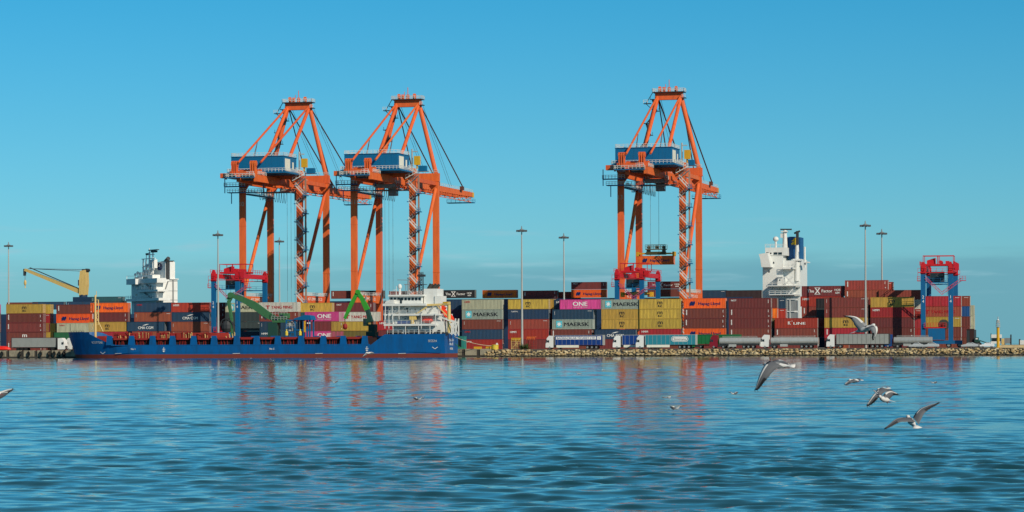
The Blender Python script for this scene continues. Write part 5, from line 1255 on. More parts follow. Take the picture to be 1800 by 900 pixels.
# ------------------------------------------------------------------ lorries
def truck(label, x0, x1, v, cab, kind, body, face=-1, lett=None, cabw=None, group="lorries parked along the quay", yard=GZ):
    u0, u1 = U(x0, v, 605), U(x1, v, 605)
    L = u1 - u0
    t = thing("lorry", label, "lorry", u0 if face < 0 else u1, v if face < 0 else v + 2.5, yard, 0 if face < 0 else math.pi, group)
    mb = MB(); mb.prism([(0.0, .45), (2.25, .45), (2.25, 3.1), (2.25, 3.75), (1.0, 3.85), (.35, 3.1), (.12, 2.3), (0.0, 1.3)], 0.05, 2.45)
    c_ = mb.build("cab", M[cab], t)
    mb = MB(); mb.prism([(.14, 1.75), (.20, 1.75), (.40, 2.75), (.34, 2.75)], .2, 2.3); mb.prism([(.42, 1.95), (1.05, 1.85), (1.05, 2.55), (.62, 2.55)], .03, .05); mb.prism([(.42, 1.95), (1.05, 1.85), (1.05, 2.55), (.62, 2.55)], 2.45, 2.47); mb.build("windscreen", M["glass_dark"], c_)
    mb = MB(); mb.box(-.06, .06, .2, 2.3, .45, .95); mb.box(-.03, .02, .4, 2.1, 1.0, 1.5); mb.build("grille", M["dark_steel"], c_)
    for y in (.2, 2.0):
        mb = MB(); mb.box(-.09, -.05, y, y + .3, .65, .85); mb.build("headlight", M["sign_white"], c_)
    mb = MB()
    for y in (-.18, 2.5): mb.box(.3, .5, y, y + .18, 2.0, 2.7)
    mb.build("mirror", M["dark_steel"], c_)
    mb = MB(); mb.box(2.2, L - .4, .5, .75, .85, 1.1); mb.box(2.2, L - .4, 1.75, 2.0, .85, 1.1); mb.box(2.5, 4.5, .15, .6, .45, 1.0); mb.build("chassis", M["dark_steel"], t)
    for x in (1.2, 3.9, L - 4.6, L - 3.3, L - 2.0):
        for y in (.25, 2.25):
            mb = MB(); mb.wheel((x, y, .5), .5, .38); mb.build("wheel", [M["rubber"], M["steel_grey"]], t)
    mb = MB()
    if kind == "box":
        mb.box(2.75, L, 0, 2.5, 1.15, 3.95); mb.box(2.72, 2.85, -.02, 2.52, 1.1, 4.0, 1); mb.box(L - .15, L + .02, -.02, 2.52, 1.1, 4.0, 1); mb.box(2.85, L - .15, -.01, 2.51, 3.88, 3.99, 1)
        k = 3.6
        while k < L - .5: mb.box(k, k + .06, -.012, 0, 1.2, 3.88, 1); k += 1.25
        b = mb.build("trailer_body", [M[body], M["galvanised"] if body != "cloth_grey" else M["dark_steel"]], t)
    elif kind == "tank":
        mb.tube((2.8, 1.25, 2.05), (L, 1.25, 2.05), 0.98, n=20); 
        for k in range(6): xx = lerp(3.2, L - .4, k / 5); mb.tube((xx, 1.25, 2.05), (xx + .12, 1.25, 2.05), 1.01, n=20)
        mb.box(3.6, L - 1, 1.0, 1.5, 3.01, 3.1); b = mb.build("tank_barrel", M["tank_metal"], t)
        mb = MB(); mb.rail([(3.6, 1.0, 3.1), (L - 1, 1.0, 3.1)], h=.35, w=.06, step=2); mb.box(5.5, 7.6, .0, .4, .5, 1.2); mb.box(L - .15, L, .1, 2.4, .6, 1.3); mb.build("tank_fitting", M["galvanised"], t)
    elif kind == "tipper":
        mb.prism([(2.7, 1.3), (L - .3, 1.2), (L, 3.95), (2.7, 3.85)], 0, 2.5)
        for k in range(11): xx = lerp(3, L - .8, k / 10); mb.box(xx, xx + .12, -.06, 0, 1.25, 3.85)
        mb.box(2.7, L, -.08, .0, 3.8, 3.98); b = mb.build("tipper_body", M[body], t)
    elif kind == "flat":
        mb.box(2.7, L, 0, 2.5, 1.15, 1.4); b = mb.build("flatbed", M["dark_steel"], t)
    if kind == "box" and body != "cloth_grey":
        mb = MB(); mb.box(3.2, min(9.8, L - 4.9), -.02, .04, .42, 1.12); mb.build("side_skirt", M["door_white"], t)
    for lf in lett or ():
        mb = MB(); lf(mb, L); mb.build("lettering", [M["sign_white"], M[body], M["dark_steel"]], t)
    return t
def blue_sign(mb, L):
    flat(mb, [(3.1, 2.75), (L - 2.0, 2.75), (L - 2.0, 3.55), (3.1, 3.55)], 0, y=-.02); mb.text("BA\u011eRIA\u00c7IKLAR T\u0130CARET LTD", (L + 1.1) / 2, 3.15, .78, y=-.03, m=1, bold=.02, width=L - 5.7)
def blue_badge(mb, L):
    flat(mb, [(L - 1.7, 2.65), (L - .6, 2.65), (L - .6, 3.6), (L - 1.7, 3.6)], 0, y=-.02); mb.text("S", L - 1.15, 3.1, .8, y=-.03, m=1, bold=0.018)
def teal_sign(mb, L):
    cx, cz = L * .735, 2.75
    def pill(hw, hh, y, m):
        flat(mb, [(cx + (hw - hh) * (1 if math.cos(6.2832 * i / 24) > 0 else -1) + hh * math.cos(6.2832 * i / 24), cz + hh * math.sin(6.2832 * i / 24)) for i in range(24)], m, y)
    pill(2.45, .78, -.02, 0); pill(2.32, .66, -.025, 1); pill(2.1, .52, -.03, 0); mb.text("Simtrans", cx, cz - .02, .95, y=-.035, m=2, bold=0.014, width=3.5)
truck("white lorry with a long grey trailer parked beside the blue bow", 20, 113.5, -19, "truck_white", "box", "cloth_grey", face=1)
truck("white lorry cab peeping out behind the blue bow", 114, 205, -14, "truck_white", "flat", "dark_steel", face=-1)
truck("white lorry with a lettered blue curtain trailer", 959, 1060, -14, "truck_white", "box", "truck_blue", lett=(blue_sign, blue_badge))
truck("white lorry with a plain blue tarpaulin trailer, half hidden behind the teal one", 1077, 1170, -11, "truck_white", "box", "truck_blue")
truck("white lorry with a teal trailer bearing a pale oval badge", 1117.5, 1223, -16, "truck_white", "box", "truck_teal", lett=(teal_sign,))
truck("green tipper lorry parked behind the red tanker cab", 1208, 1301, -11, "truck_green", "tipper", "truck_green")
truck("dark red tanker lorry with a silver barrel", 1247, 1336, -16, "truck_red", "tank", "tank_metal")
truck("white tanker lorry with a silver barrel beside the dark red one", 1337, 1438, -15, "truck_white", "tank", "tank_metal")
truck("white lorry with a pale grey trailer beneath the wheeling gull", 1452.5, 1563, -16, "truck_white", "box", "cloth_grey")
truck("blue-cabbed tanker lorry with a shiny barrel near the parked cars", 1553, 1638, -12, "truck_blue", "tank", "tank_metal")

# cars
def car(label, x0, x1, v, paint, group="cars parked by the yard's end"):
    u0, u1 = U(x0, v, 608), U(x1, v, 608); L = u1 - u0
    t = thing("parked_car", label, "car", u0, v, GZ, 0, group); t.scale = (L / 4.5, 1, 1)
    mb = MB()
    vs, fs = [], []
    prof = [(0, .35, .55), (.05, .35, .75), (.9, .35, .92), (1.35, .35, 1.0), (2.0, .35, 1.42), (3.0, .35, 1.46), (3.75, .35, 1.12), (4.4, .35, 1.02), (4.5, .4, .7)]
    for x, z0, z1 in prof:
        w = .86 if x in (0, 4.5) else .9; top = w if z1 < 1.05 else .68; belt = min(z1, .98)
        vs += [(x, .9 - w, z0), (x, .9 - w, belt), (x, .9 - top, z1), (x, .9 + top, z1), (x, .9 + w, belt), (x, .9 + w, z0)]
    for i in range(len(prof) - 1):
        for j in range(6): fs.append((6 * i + j, 6 * i + 6 + j, 6 * i + 6 + (j + 1) % 6, 6 * i + (j + 1) % 6))
    fs += [(5, 4, 3, 2, 1, 0), tuple(48 + j for j in range(6))]
    mb.add(vs, fs); mb.build("body", M[paint], t)
    mb = MB()
    for y0, y1 in ((.0, .03), (1.77, 1.8)): mb.prism([(1.42, 1.0), (2.05, 1.36), (2.95, 1.4), (3.6, 1.08)], y0 + (.1 if y0 == 0 else -.1), y1 + (.1 if y0 == 0 else -.1))
    mb.build("window", M["glass_dark"], t)
    for x in (.85, 3.6):
        for y in (.12, 1.68):
            mb = MB(); mb.wheel((x, y, .33), .33, .22); mb.build("wheel", [M["rubber"], M["steel_grey"]], t)
car("silver car parked in front of the shiny tanker barrel", 1597, 1622, -20, "car_silver")
car("pale silver car parked beneath the last yard crane", 1620, 1650, -20, "car_silver")
car("silver car parked just past the last yard crane", 1689, 1718, -21, "car_silver")
car("white car parked beside the yellow beacon post", 1722, 1747.5, -21, "car_white")

# ------------------------------------------------------------------ floodlight poles
mk("lamp_dark", (0.10, 0.11, 0.12), 0.5, 0.1)
def pole(label, x, ytop, v, xb=None):
    zt = Zp(x, ytop, v); u = U(x, v, ytop)
    t = thing("floodlight_pole", label, "light pole", u, v, GZ, 0, "tall floodlight poles"); h = zt - GZ
    mb = MB(); mb.tube((0, 0, 0), (0, 0, h), .36, .16, n=10); mb.build("shaft", M["galvanised"], t)
    mb = MB(); mb.lathe([(.2, 0), (.7, .05), (.7, .22), (.2, .5), (.1, 1.3)], (0, 0, h - .2), 12); mb.build("head_ring", M["steel_grey"], t)
    for k in range(8):
        a = 6.2832 * k / 8; mb = MB(); c, s = math.cos(a), math.sin(a)
        mb.bar((c * .6, s * .6, h), (c * 1.1, s * 1.1, h - .1), .1); mb.box(c * 1.25 - .3, c * 1.25 + .3, s * 1.25 - .3, s * 1.25 + .3, h - .55, h - .05); mb.build("floodlight", M["lamp_dark"], t)
pole("floodlight pole rising behind the yellow container above the grey trailer", 15, 431, 85)
pole("pale floodlight pole in front of the blue-legged yard crane", 383, 411.5, -23)
pole("thin distant floodlight pole between two orange crane legs", 491, 423, 55)
pole("floodlight pole standing by the rocks, crossing a yellow container", 917, 404, -22)
pole("thin distant floodlight pole rising beside the two-tier maroon and orange cargo", 991, 416, 42)
pole("tall floodlight pole behind the gull with spread wings", 1521, 395, -9)
pole("thin floodlight pole topping the tallest rust-coloured stack", 1550, 409, 16)

# ------------------------------------------------------------------ small things on the quay
def at(x, y, v): return U(x, v, y), v, Zp(x, y, v)
QB = -24.3
p = Px(870, QB, GZ)
t = thing("mooring_bollard", "yellow drum-shaped mooring bollard holding the ship's stern rope", "bollard", p.u0, QB, GZ)
mb = MB(); mb.lathe([(1.0, 0), (1.0, 1.1), (1.05, 1.15), (1.05, 1.3), (.4, 1.35)], (0, 0, 0), 16); mb.build("drum", M["bollard_yellow"], t)
mb = MB(); mb.box(-1.3, -.9, -.6, .6, 0, .9); mb.build("side_plate", M["yellow_paint"], t)
for lab, x0, x1 in (("long yellow concrete barrier lying by the quay edge", 833, 847), ("bright yellow concrete barrier beside the mooring bollard", 854, 863)):
    q = Px(x0, QB, GZ); t = thing("concrete_barrier", lab, "barrier", q.u0, QB, GZ, 0, "yellow barriers on the quay")
    mb = MB(); mb.prismx([(-.3, 0), (.3, 0), (.18, .3), (.12, .8), (-.12, .8), (-.18, .3)], 0, q.a(x1)); mb.build("barrier_body", M["yellow_paint"], t)
    mb = MB(); mb.box(.1, q.a(x1) - .1, -.33, -.3, .02, .12); mb.build("barrier_foot", M["concrete"], t)
for lab, x0, x1, yt in (("rusty scaffold cage with a yellow top beside the bollard", 899, 914.5, 595), ("rusty scaffold cage with a brown top beside the green bush", 926, 940, 593)):
    q = Px(x0, -23, GZ); t = thing("scaffold_cage", lab, "scaffold", q.u0, -23, GZ, 0, "scaffold cages by the rocks"); w, h = q.a(x1), q.z(x0, yt)
    mb = MB()
    for a in (0, w / 2, w):
        for b in (0, 1.6): mb.bar((a, b, 0), (a, b, h), .12)
    for k in range(5):
        for b in (0, 1.6): mb.bar((0, b, h * (k + .5) / 5), (w, b, h * (k + .5) / 5), .11)
    mb.bar((0, 0, 0), (w, 0, h), .1); mb.build("cage_frame", M["crane_cream"] if "yellow" in lab else M["hatch_red"], t)
    mb = MB(); mb.box(-.05, w + .05, -.05, 1.65, h, h + .18); mb.rail([(0, 0, h - .7), (w, 0, h - .7)], h=.6, w=.13, step=.5); mb.build("top_guard", M["yellow_paint"] if "yellow" in lab else M["crane_orange"], t)
t = thing("green_bush", "small spiky green bush growing at the foot of the rock-side pole", "bush", *at(922, 612, -23.6)[:2], GZ)
mb = MB(); g = random.Random(9)
for k in range(150):
    a, e = g.uniform(0, 6.28), g.uniform(.3, 1.4); l = g.uniform(.8, 2.2); c = Vector((g.uniform(-1.3, 1.3), g.uniform(-.6, .6), 0)); d = Vector((math.cos(a) * math.cos(e), math.sin(a) * math.cos(e), math.sin(e))) * l
    s = Vector((-math.sin(a), math.cos(a), 0)) * .10; mb.add([c, c + d * .6 + s, c + d, c + d * .6 - s], [(0, 1, 2, 3)])
mb.build("foliage", M["plant_green"], t)
t = thing("site_cabin", "small teal cabin standing beside the blue ship's stern", "cabin", *at(803, 612, -20)[:2], GZ); q = Px(803, -20, GZ)
mb = MB(); mb.box(0, q.a(816), 0, 2.4, .1, q.z(810, 592)); mb.box(-.05, q.a(816) + .05, -.05, 2.45, q.z(810, 592), q.z(810, 591)); mb.build("cabin_body", M["teal_cabin"], t)
mb = MB(); mb.box(q.a(805.5), q.a(811), -.03, 0, .7, q.z(808, 594.5)); mb.build("window", M["glass_dark"], t)
# mooring ropes
def rope(label, p0, p1, sag, key, r=.07):
    a, b = P(*p0), P(*p1); m = MB(); pts = [a.lerp(b, i / 10) - Vector((0, 0, sag * 4 * (i / 10) * (1 - i / 10))) for i in range(11)]
    m.path([q - a for q in pts], r, 5); o = m.build("mooring_rope", M[key]); o.location = a; tag(o, label, "rope", "mooring ropes at the stern")
st_u = ship_u = px.u0 + LEN
rope("pale mooring rope running from the ship's stern to the yellow bollard", (st_u - .5, SV + 10, 6.0), (p.u0, QB, GZ + 1.0), .7, "rope")
rope("green mooring rope sloping from the ship's stern to the quay", (st_u - .5, SV + 7, 5.2), (U(817, -25, 615), -25, GZ + .25), .5, "handler_green", .06)
# people
def person(label, u, v, h, shirt, trousers):
    """one continuous figure grown from a joint skeleton"""
    s = h / 1.75
    J = [(0, 0, .95), (0, 0, 1.2), (0, 0, 1.42), (0, 0, 1.5), (0, 0, 1.64), (-.2, 0, 1.4), (-.27, -.03, 1.13), (-.26, -.12, .9), (.2, 0, 1.4), (.28, -.02, 1.13), (.27, -.10, .9), (-.1, 0, .9), (-.12, -.04, .5), (-.13, .02, .08), (-.14, -.16, .04), (.1, 0, .9), (.13, .03, .5), (.15, .06, .08), (.16, -.12, .04)]
    E = [(0, 1), (1, 2), (2, 3), (3, 4), (2, 5), (5, 6), (6, 7), (2, 8), (8, 9), (9, 10), (0, 11), (11, 12), (12, 13), (13, 14), (0, 15), (15, 16), (16, 17), (17, 18)]
    Rr = [.15, .14, .16, .06, .105, .075, .05, .04, .075, .05, .04, .1, .07, .05, .04, .1, .07, .05, .04]
    me = bpy.data.meshes.new("body"); me.from_pydata([tuple(c * s for c in j) for j in J], E, [])
    t = thing("person", label, "person", u, v, GZ)
    o = bpy.data.objects.new("body", me); C.objects.link(o); o.parent = t
    sk = o.modifiers.new("skin", "SKIN"); sv = me.skin_vertices[0].data
    for i, r in enumerate(Rr): sv[i].radius = (r * s, r * s * (.75 if i < 3 else 1))
    sv[0].use_root = True
    o.modifiers.new("sub", "SUBSURF").levels = 1
    me.materials.append(M[shirt])
    mb = MB(); mb.ball((0, -.01, 1.66 * s), .115 * s, .12 * s, .13 * s, n=10); mb.build("head", M["skin"], t)
    mb = MB(); mb.prism([(-.17 * s, .93 * s), (.17 * s, .93 * s), (.2 * s, .1 * s), (.07 * s, .1 * s), (0, .8 * s), (-.07 * s, .1 * s), (-.2 * s, .1 * s)], -.11 * s, .11 * s); mb.build("trousers", M[trousers], t)
person("person in a white shirt standing behind the yellow bollard", U(873.5, -22.5), -22.5, 2.0, "sign_white", "cloth_dark")
person("person in dark clothes standing near the scaffold cages", U(885, -22.5), -22.5, 1.8, "cloth_dark", "cloth_dark")
# orange covered boat at the picture edge
t = thing("covered_skiff", "skiff under a bright orange cover lying on the quay before the grey trailer", "skiff", *at(2, 613, -23)[:2], GZ + .5)
mb = MB(); boat_body(mb, 6.5, 2.2, 1.0, .8); mb.build("hull", M["lifeboat_orange"], t)
mb = MB(); mb.box(-2, -1.8, -.8, .8, -.5, -.2); mb.box(1.8, 2, -.8, .8, -.5, -.2); mb.build("cradle", M["dark_steel"], t)
# tyre fenders on the quay wall
for i, x in enumerate((3, 35, 50, 71, 86, 95, 104, 112)):
    u, v, _z = at(x, 622, -26.6)
    t = thing("tyre_fender", "black rubber tyre fender hanging on the concrete quay wall", "fender", u, v, 1.25, 0, "tyre fenders on the quay wall")
    mb = MB()
    for k in range(14):
        a0, a1 = 6.2832 * k / 14, 6.2832 * (k + 1) / 14; mb.tube((.38 * math.cos(a0), 0, .6 * math.sin(a0)), (.38 * math.cos(a1), 0, .6 * math.sin(a1)), .17, n=7)
    mb.build("tyre", M["rubber"], t)
    mb = MB(); mb.tube((0, 0, .6), (0, .3, 1.05), .04, n=5); mb.build("chain", M["dark_steel"], t)
# right end: beacon, work boats, black truck and loader
q = Px(1754.5, -20, GZ)
t = thing("beacon_post", "yellow beacon post with a pale lantern cage at the pier's end", "beacon", q.u0, -20, GZ)
mb = MB(); mb.lathe([(.55, -.1), (.42, .3), (.40, q.z(1754, 575))], (0, 0, 0), 12); mb.build("post", M["yellow_paint"], t)
mb = MB(); z0, z1 = q.z(1754, 575), q.z(1754, 563)
for a in range(6): mb.tube((.55 * math.cos(a * 1.047), .55 * math.sin(a * 1.047), z0), (.4 * math.cos(a * 1.047), .4 * math.sin(a * 1.047), z1), .07, n=5)
for k in range(4): mb.lathe([(.56 - .04 * k, z0 + (z1 - z0) * k / 3 - .05), (.56 - .04 * k, z0 + (z1 - z0) * k / 3 + .05)], (0, 0, 0), 10)
mb.tube((0, 0, z1), (0, 0, z1 + 1.0), .12, n=5); mb.build("lantern_cage", M["galvanised"], t)
mb = MB(); mb.lathe([(.22, z1 - .7), (.25, z1), (.1, z1 + .3)], (0, 0, 0), 8); mb.build("lantern", M["sign_white"], t)
mk("sand_stone", (0.46, 0.36, 0.19), 0.9, 0.3, (0.5, 0.5, 0.5))
def workboat(label, x0, x1, ytop, v, blocks, name="work_boat"):
    q = Px(x0, v, 0); t = thing(name, label, "boat", q.u0, v, 0); w = q.a(x1)
    mb = MB(); mb.prism([(0, -.5), (w, -.5), (w + .6, 2.0), (-.3, 2.0)], 0, 5); mb.build("hull", M["navy_hull"], t)
    for nm, xa, xb, ya, yb, key in blocks:
        mb = MB(); mb.box(q.a(xa), q.a(xb), .8, 4.0, q.z(xa, yb), q.z(xa, ya)); mb.build(nm, M[key], t)
    return q, t
t = thing("parapet", "low sand-coloured parapet at the pier's end past the yellow beacon", "parapet", U(1758, -24.5), -24.5, GZ - .05)
mb = MB(); mb.prismx([(-.9, 0), (2.5, 0), (2.2, .75), (-.4, .7)], 0, 60); mb.build("parapet_body", M["sand_stone"], t)
mb = MB(); mb.prismx([(-.3, .72), (2.1, .76), (2.1, .86), (-.3, .82)], .3, 60); mb.build("parapet_cap", M["concrete"], t)
q, t = workboat("white-cabined work boat moored behind the yellow beacon post", 1740, 1777, 588, 20, [("wheelhouse", 1742, 1759, 588, 594, "ship_white"), ("wheelhouse_window", 1743, 1758.5, 594, 600, "glass_dark"), ("lower_cabin", 1741.5, 1758, 600, 604, "ship_white"), ("deck_gear", 1760, 1765, 595, 606, "crane_cream"), ("deck_box", 1765, 1774, 594, 604, "steel_grey")])
mb = MB(); mb.tube((q.a(1776), 2, 1.5), (q.a(1776), 2, q.z(1776, 588)), .2, n=6); mb.tube((q.a(1741), 2, 1.5), (q.a(1741), 2, q.z(1741, 586)), .12, n=6); mb.bar((q.a(1762), 2, q.z(1762, 598)), (q.a(1776), 2, q.z(1776, 603)), .2); mb.build("mast", M["dark_steel"], t)
q, t = workboat("small pale boat cut off by the picture's edge at the pier end", 1791, 1812, 596, 30, [("wheelhouse", 1792.5, 1803, 598, 606, "ship_white"), ("bow_post", 1790.5, 1792, 596, 606, "dark_steel")])
q = Px(1699, -9, GZ); t = thing("dark_box_truck", "dark box truck seen from behind near the yard's open end", "truck", q.u0, -9, GZ)
mb = MB(); mb.box(0, q.a(1712.5), 0, 6, .9, q.z(1705, 579.5)); b_ = mb.build("box_body", M["dark_steel"], t)
mb = MB(); mb.box(q.a(1704.5), q.a(1712), -.03, 0, 1.0, q.z(1705, 581)); mb.box(-.05, q.a(1712.5) + .05, -.05, .1, q.z(1705, 580.5), q.z(1705, 578)); mb.build("rear_door", M["mar_dark"] if "mar_dark" in M else M["hold_dark"], t)
for x in (.4, 1.6):
    for y in (1, 5): mb = MB(); mb.wheel((x, y, .5), .5, .4); mb.build("wheel", [M["rubber"], M["steel_grey"]], t)
q = Px(1713, -10, GZ); t = thing("wheel_loader", "dark teal loader parked beside the silver car", "loader", q.u0, -10, GZ)
mb = MB(); mb.box(0, q.a(1722), 0, 2.2, .8, 2.0); mb.box(q.a(1714), q.a(1719.5), .2, 2.0, 2.0, q.z(1717, 593)); b_ = mb.build("body", M["handler_dark"], t)
mb = MB(); mb.box(q.a(1715), q.a(1718.5), .17, .2, 2.3, q.z(1717, 594.5)); mb.build("cab_window", M["sign_white"], b_)
for x in (1714.5, 1720):
    for y in (.1, 2.1): mb = MB(); mb.wheel((q.a(x), y, .75), .75, .5); mb.build("wheel", [M["rubber"], M["steel_grey"]], t)
mb = MB(); mb.bar((q.a(1721), 1, 2.0), (q.a(1738), 1, q.z(1735, 604)), .25); mb.build("loader_arm", M["handler_dark"], t)
# ------------------------------------------------------------------ gulls
mk("gull_white", (0.60, 0.60, 0.585), 0.7, 0)
mk("gull_grey", (0.085, 0.092, 0.105), 0.7, 0)
mk("gull_under", (0.22, 0.23, 0.24), 0.7, 0)
mk("gull_black", (0.015, 0.015, 0.018), 0.6, 0)
mk("gull_red", (0.20, 0.02, 0.015), 0.5, 0)
GM = [M[k] for k in ("gull_white", "gull_grey", "gull_under", "gull_black", "gull_red")]
def hull_loft(mb, rings, m):
    n = len(rings[0]); k = len(rings); vs = [p for r in rings for p in r]
    fs = [(j * n + i, j * n + (i + 1) % n, (j + 1) * n + (i + 1) % n, (j + 1) * n + i) for j in range(k - 1) for i in range(n)]
    fs += [tuple(range(n - 1, -1, -1)), tuple(range((k - 1) * n, k * n))]
    mm = m if isinstance(m, list) else [m] * (k - 1)
    n0 = len(mb.v); mb.v += [tuple(p) for p in vs]
    for q, f in enumerate(fs): mb.f.append(tuple(i + n0 for i in f)); mb.m.append(mm[min(q // n, k - 2)] if q < n * (k - 1) else mm[0 if q == n * (k - 1) else -1])
def smooth_pts(pts, n):
    out = []; P_ = [Vector(p) for p in pts]; k = len(P_) - 1
    for i in range(n + 1):
        t = i / n * k; j = min(int(t), k - 1); f = t - j
        p0, p1, p2, p3 = P_[max(j - 1, 0)], P_[j], P_[j + 1], P_[min(j + 2, k)]
        out.append(0.5 * ((2 * p1) + (p2 - p0) * f + (2 * p0 - 5 * p1 + 4 * p2 - p3) * f * f + (3 * p1 - p0 - 3 * p2 + p3) * f ** 3))
    return out
def wing(mb, pts, chords, back, up, thick=0.014, fan=True):
    """pts: leading edge from root to tip; back: direction the trailing edge lies; up: top side."""
    n = 14; le = smooth_pts(pts, n); back, up = Vector(back).normalized(), Vector(up).normalized()
    rings, mats = [], []
    for i, p in enumerate(le):
        t = i / n; c = tab(t, chords) * 1.3; th = thick * (1 - .75 * t)
        b = back; tip = (le[min(i + 1, n)] - le[max(i - 1, 0)]).normalized()
        b = (back + tip * (.75 * max(0, t - .45))).normalized()
        up_ = b.cross(tip); up_ = up_ if up_.dot(up) > 0 else -up_; up_.normalize()
        f = p + b * c
        rings.append([p, p + b * c * .25 + up_ * th * 1.4, p + b * c * .6 + up_ * th, f + up_ * .002, f - up_ * .002, p + b * c * .6 - up_ * th * .1, p + b * c * .25 - up_ * th * .5])
    n0 = len(mb.v); k = 7
    for r in rings: mb.v += [tuple(q) for q in r]
    for i in range(n):
        t = (i + .5) / n
        for j in range(7):
            top = j in (0, 1, 2)
            if t > .9: m = 3
            elif t > .62: m = (0 if j in (0,) else (1 if j == 1 else 3)) if top else (3 if j in (4, 3) else 2)
            else: m = 1 if top else 2
            if j in (0, 6) and .3 < t < .88: m = 0
            mb.f.append((n0 + i * k + j, n0 + i * k + (j + 1) % k, n0 + (i + 1) * k + (j + 1) % k, n0 + (i + 1) * k + j)); mb.m.append(m)
    for e in (0, n):
        mb.f.append(tuple(n0 + e * k + j for j in range(k))); mb.m.append(1 if e == 0 else 3)
    if fan:                                     # separate flight-feather tips along the outer trailing edge
        for i in range(8, n + 1):
            f = rings[i][3]; p = rings[i][0]; d = (f - p).normalized(); tip = (le[min(i + 1, n)] - le[max(i - 1, 0)]).normalized(); L_ = .035 + .02 * (i - 8) / 6
            q = f - d * .03; e = f + (d * .5 + tip * .8).normalized() * L_; w = tip * .011
            n1 = len(mb.v); mb.v += [tuple(q - w), tuple(q + w), tuple(e)]; mb.f.append((n1, n1 + 1, n1 + 2)); mb.m.append(3)
def gull_body(mb, tail, head, up=(0, 0, 1), r=.055, hood=False, spread=.05, headdir=None):
    tail, head, up = Vector(tail), Vector(head), Vector(up).normalized(); ax = (head - tail).normalized(); L_ = (head - tail).length
    s = ax.cross(up).normalized(); up = s.cross(ax)
    rings, mm = [], []
    prof = [(0, .02), (.08, .22), (.2, .55), (.38, .92), (.55, 1.0), (.7, .85), (.8, .62), (.86, .55), (.92, .58), (.97, .45), (1.0, .2)]
    for t, q in prof:
        c = tail.lerp(head, t) + up * (.016 * (t > .8) - .012 * math.sin(math.pi * t)); ring = []
        for i in range(10):
            a = 6.2832 * i / 10; ring.append(c + s * (math.cos(a) * r * q) + up * (math.sin(a) * r * q * .95))
        rings.append(ring)
    hull_loft(mb, rings, 0)
    # grey back saddle, tail fan, beak, eyes, feet
    bk = []
    for t, q in ((.22, .5), (.4, .88), (.58, .96), (.74, .72)):
        c = tail.lerp(head, t) + up * (-.012 * math.sin(math.pi * t)); bk.append([c + s * (math.cos(a) * r * q * 1.03) + up * (math.sin(a) * r * q) for a in (.5, 1.1, 1.57, 2.04, 2.64)])
    n0 = len(mb.v); mb.v += [tuple(p) for rr in bk for p in rr]
    for i in range(3):
        for j in range(4): mb.f.append((n0 + i * 5 + j, n0 + i * 5 + j + 1, n0 + i * 5 + 6 + j, n0 + i * 5 + 5 + j)); mb.m.append(1)
    t0 = tail + ax * L_ * .12; e = tail - ax * .09
    vs = [t0 - s * .018, t0 + s * .018, e + s * spread, e + ax * .0 - ax * .012, e - s * spread]; vs2 = [p - up * .006 for p in vs]
    mb.add(vs + vs2, [(0, 1, 2, 3, 4), (9, 8, 7, 6, 5), (0, 5, 6, 1), (1, 6, 7, 2), (2, 7, 8, 3), (3, 8, 9, 4), (4, 9, 5, 0)], 0)
    hb = head + up * .006; mb.tube(hb - ax * .005, hb + ax * .045 - up * .006, .011, .003, n=6, m=3)
    for k in (-1, 1): mb.ball(head - ax * .03 + s * (.024 * k) + up * .022, .008, n=6, m=3); mb.ball(head - ax * .055 + s * (.026 * k) + up * .02, .009, n=6, m=3)
    for k in (-1, 1): mb.tube(tail + ax * L_ * .35 + s * .02 * k - up * .045, tail + ax * .0 - up * .035 + s * .02 * k, .006, n=5, m=4)
def gull_at(label, x, y, d, group="flying gulls"):
    k, m_ = kd(x, y); o_ = MB(); o_.at = (Vector((k * d, d, CAMZ + m_ * d)), d / FPX, label, group, x, y); return o_
def g_end(mb):
    pos, sc, label, group, *_ = mb.at; o = mb.build("gull", GM, None, smooth=True); o.location = pos; tag(o, label, "gull", group)
def g_pt(mb):
    _, sc, _, _, x0, y0 = mb.at
    return lambda x, y, d=0.0: Vector(((x - x0) * sc, d, (y0 - y) * sc))
GF = "gulls in flight over the near water"
# banking away with one long grey wing hanging
m = gull_at("grey gull banking over the water near the white tanker, long wing hanging", 1365, 645, 50, GF); q = g_pt(m)
gull_body(m, q(1388, 643, -.06), q(1345, 641, .12), (0.15, -.75, .65), .058)
wing(m, [q(1352, 634.5, -.02), q(1343, 641, -.10), q(1333, 660, -.16), q(1326, 685, -.10)], [(0, .21), (.3, .175), (.65, .12), (.92, .05), (1, .01)], (1, -.25, -.42), (-.5, -1, .3))
wing(m, [q(1358, 635.5, .10), q(1372, 632, .32), q(1386, 636.5, .46), q(1398, 648.5, .46)], [(0, .15), (.4, .09), (.8, .05), (1, .01)], (.5, .35, -.5), (.3, -.6, 1)); g_end(m)
# small level one
m = gull_at("small gull gliding level between the larger ones, dark wing tip low", 1499, 669, 62, GF); q = g_pt(m)
gull_body(m, q(1511, 668, .05), q(1491, 669, -.12), (0, -.3, 1), .055)
wing(m, [q(1497, 668, -.08), q(1490, 668.5, -.3), q(1484, 671, -.42), q(1479.5, 674.5, -.5)], [(0, .13), (.5, .1), (.9, .05), (1, .02)], (.9, .3, -.15), (0, -.4, 1))
wing(m, [q(1501, 667, .05), q(1507, 666, .3), q(1513, 666, .45), q(1520, 667, .55)], [(0, .13), (.5, .09), (.9, .05), (1, .02)], (.8, -.2, -.12), (0, -.3, 1)); g_end(m)
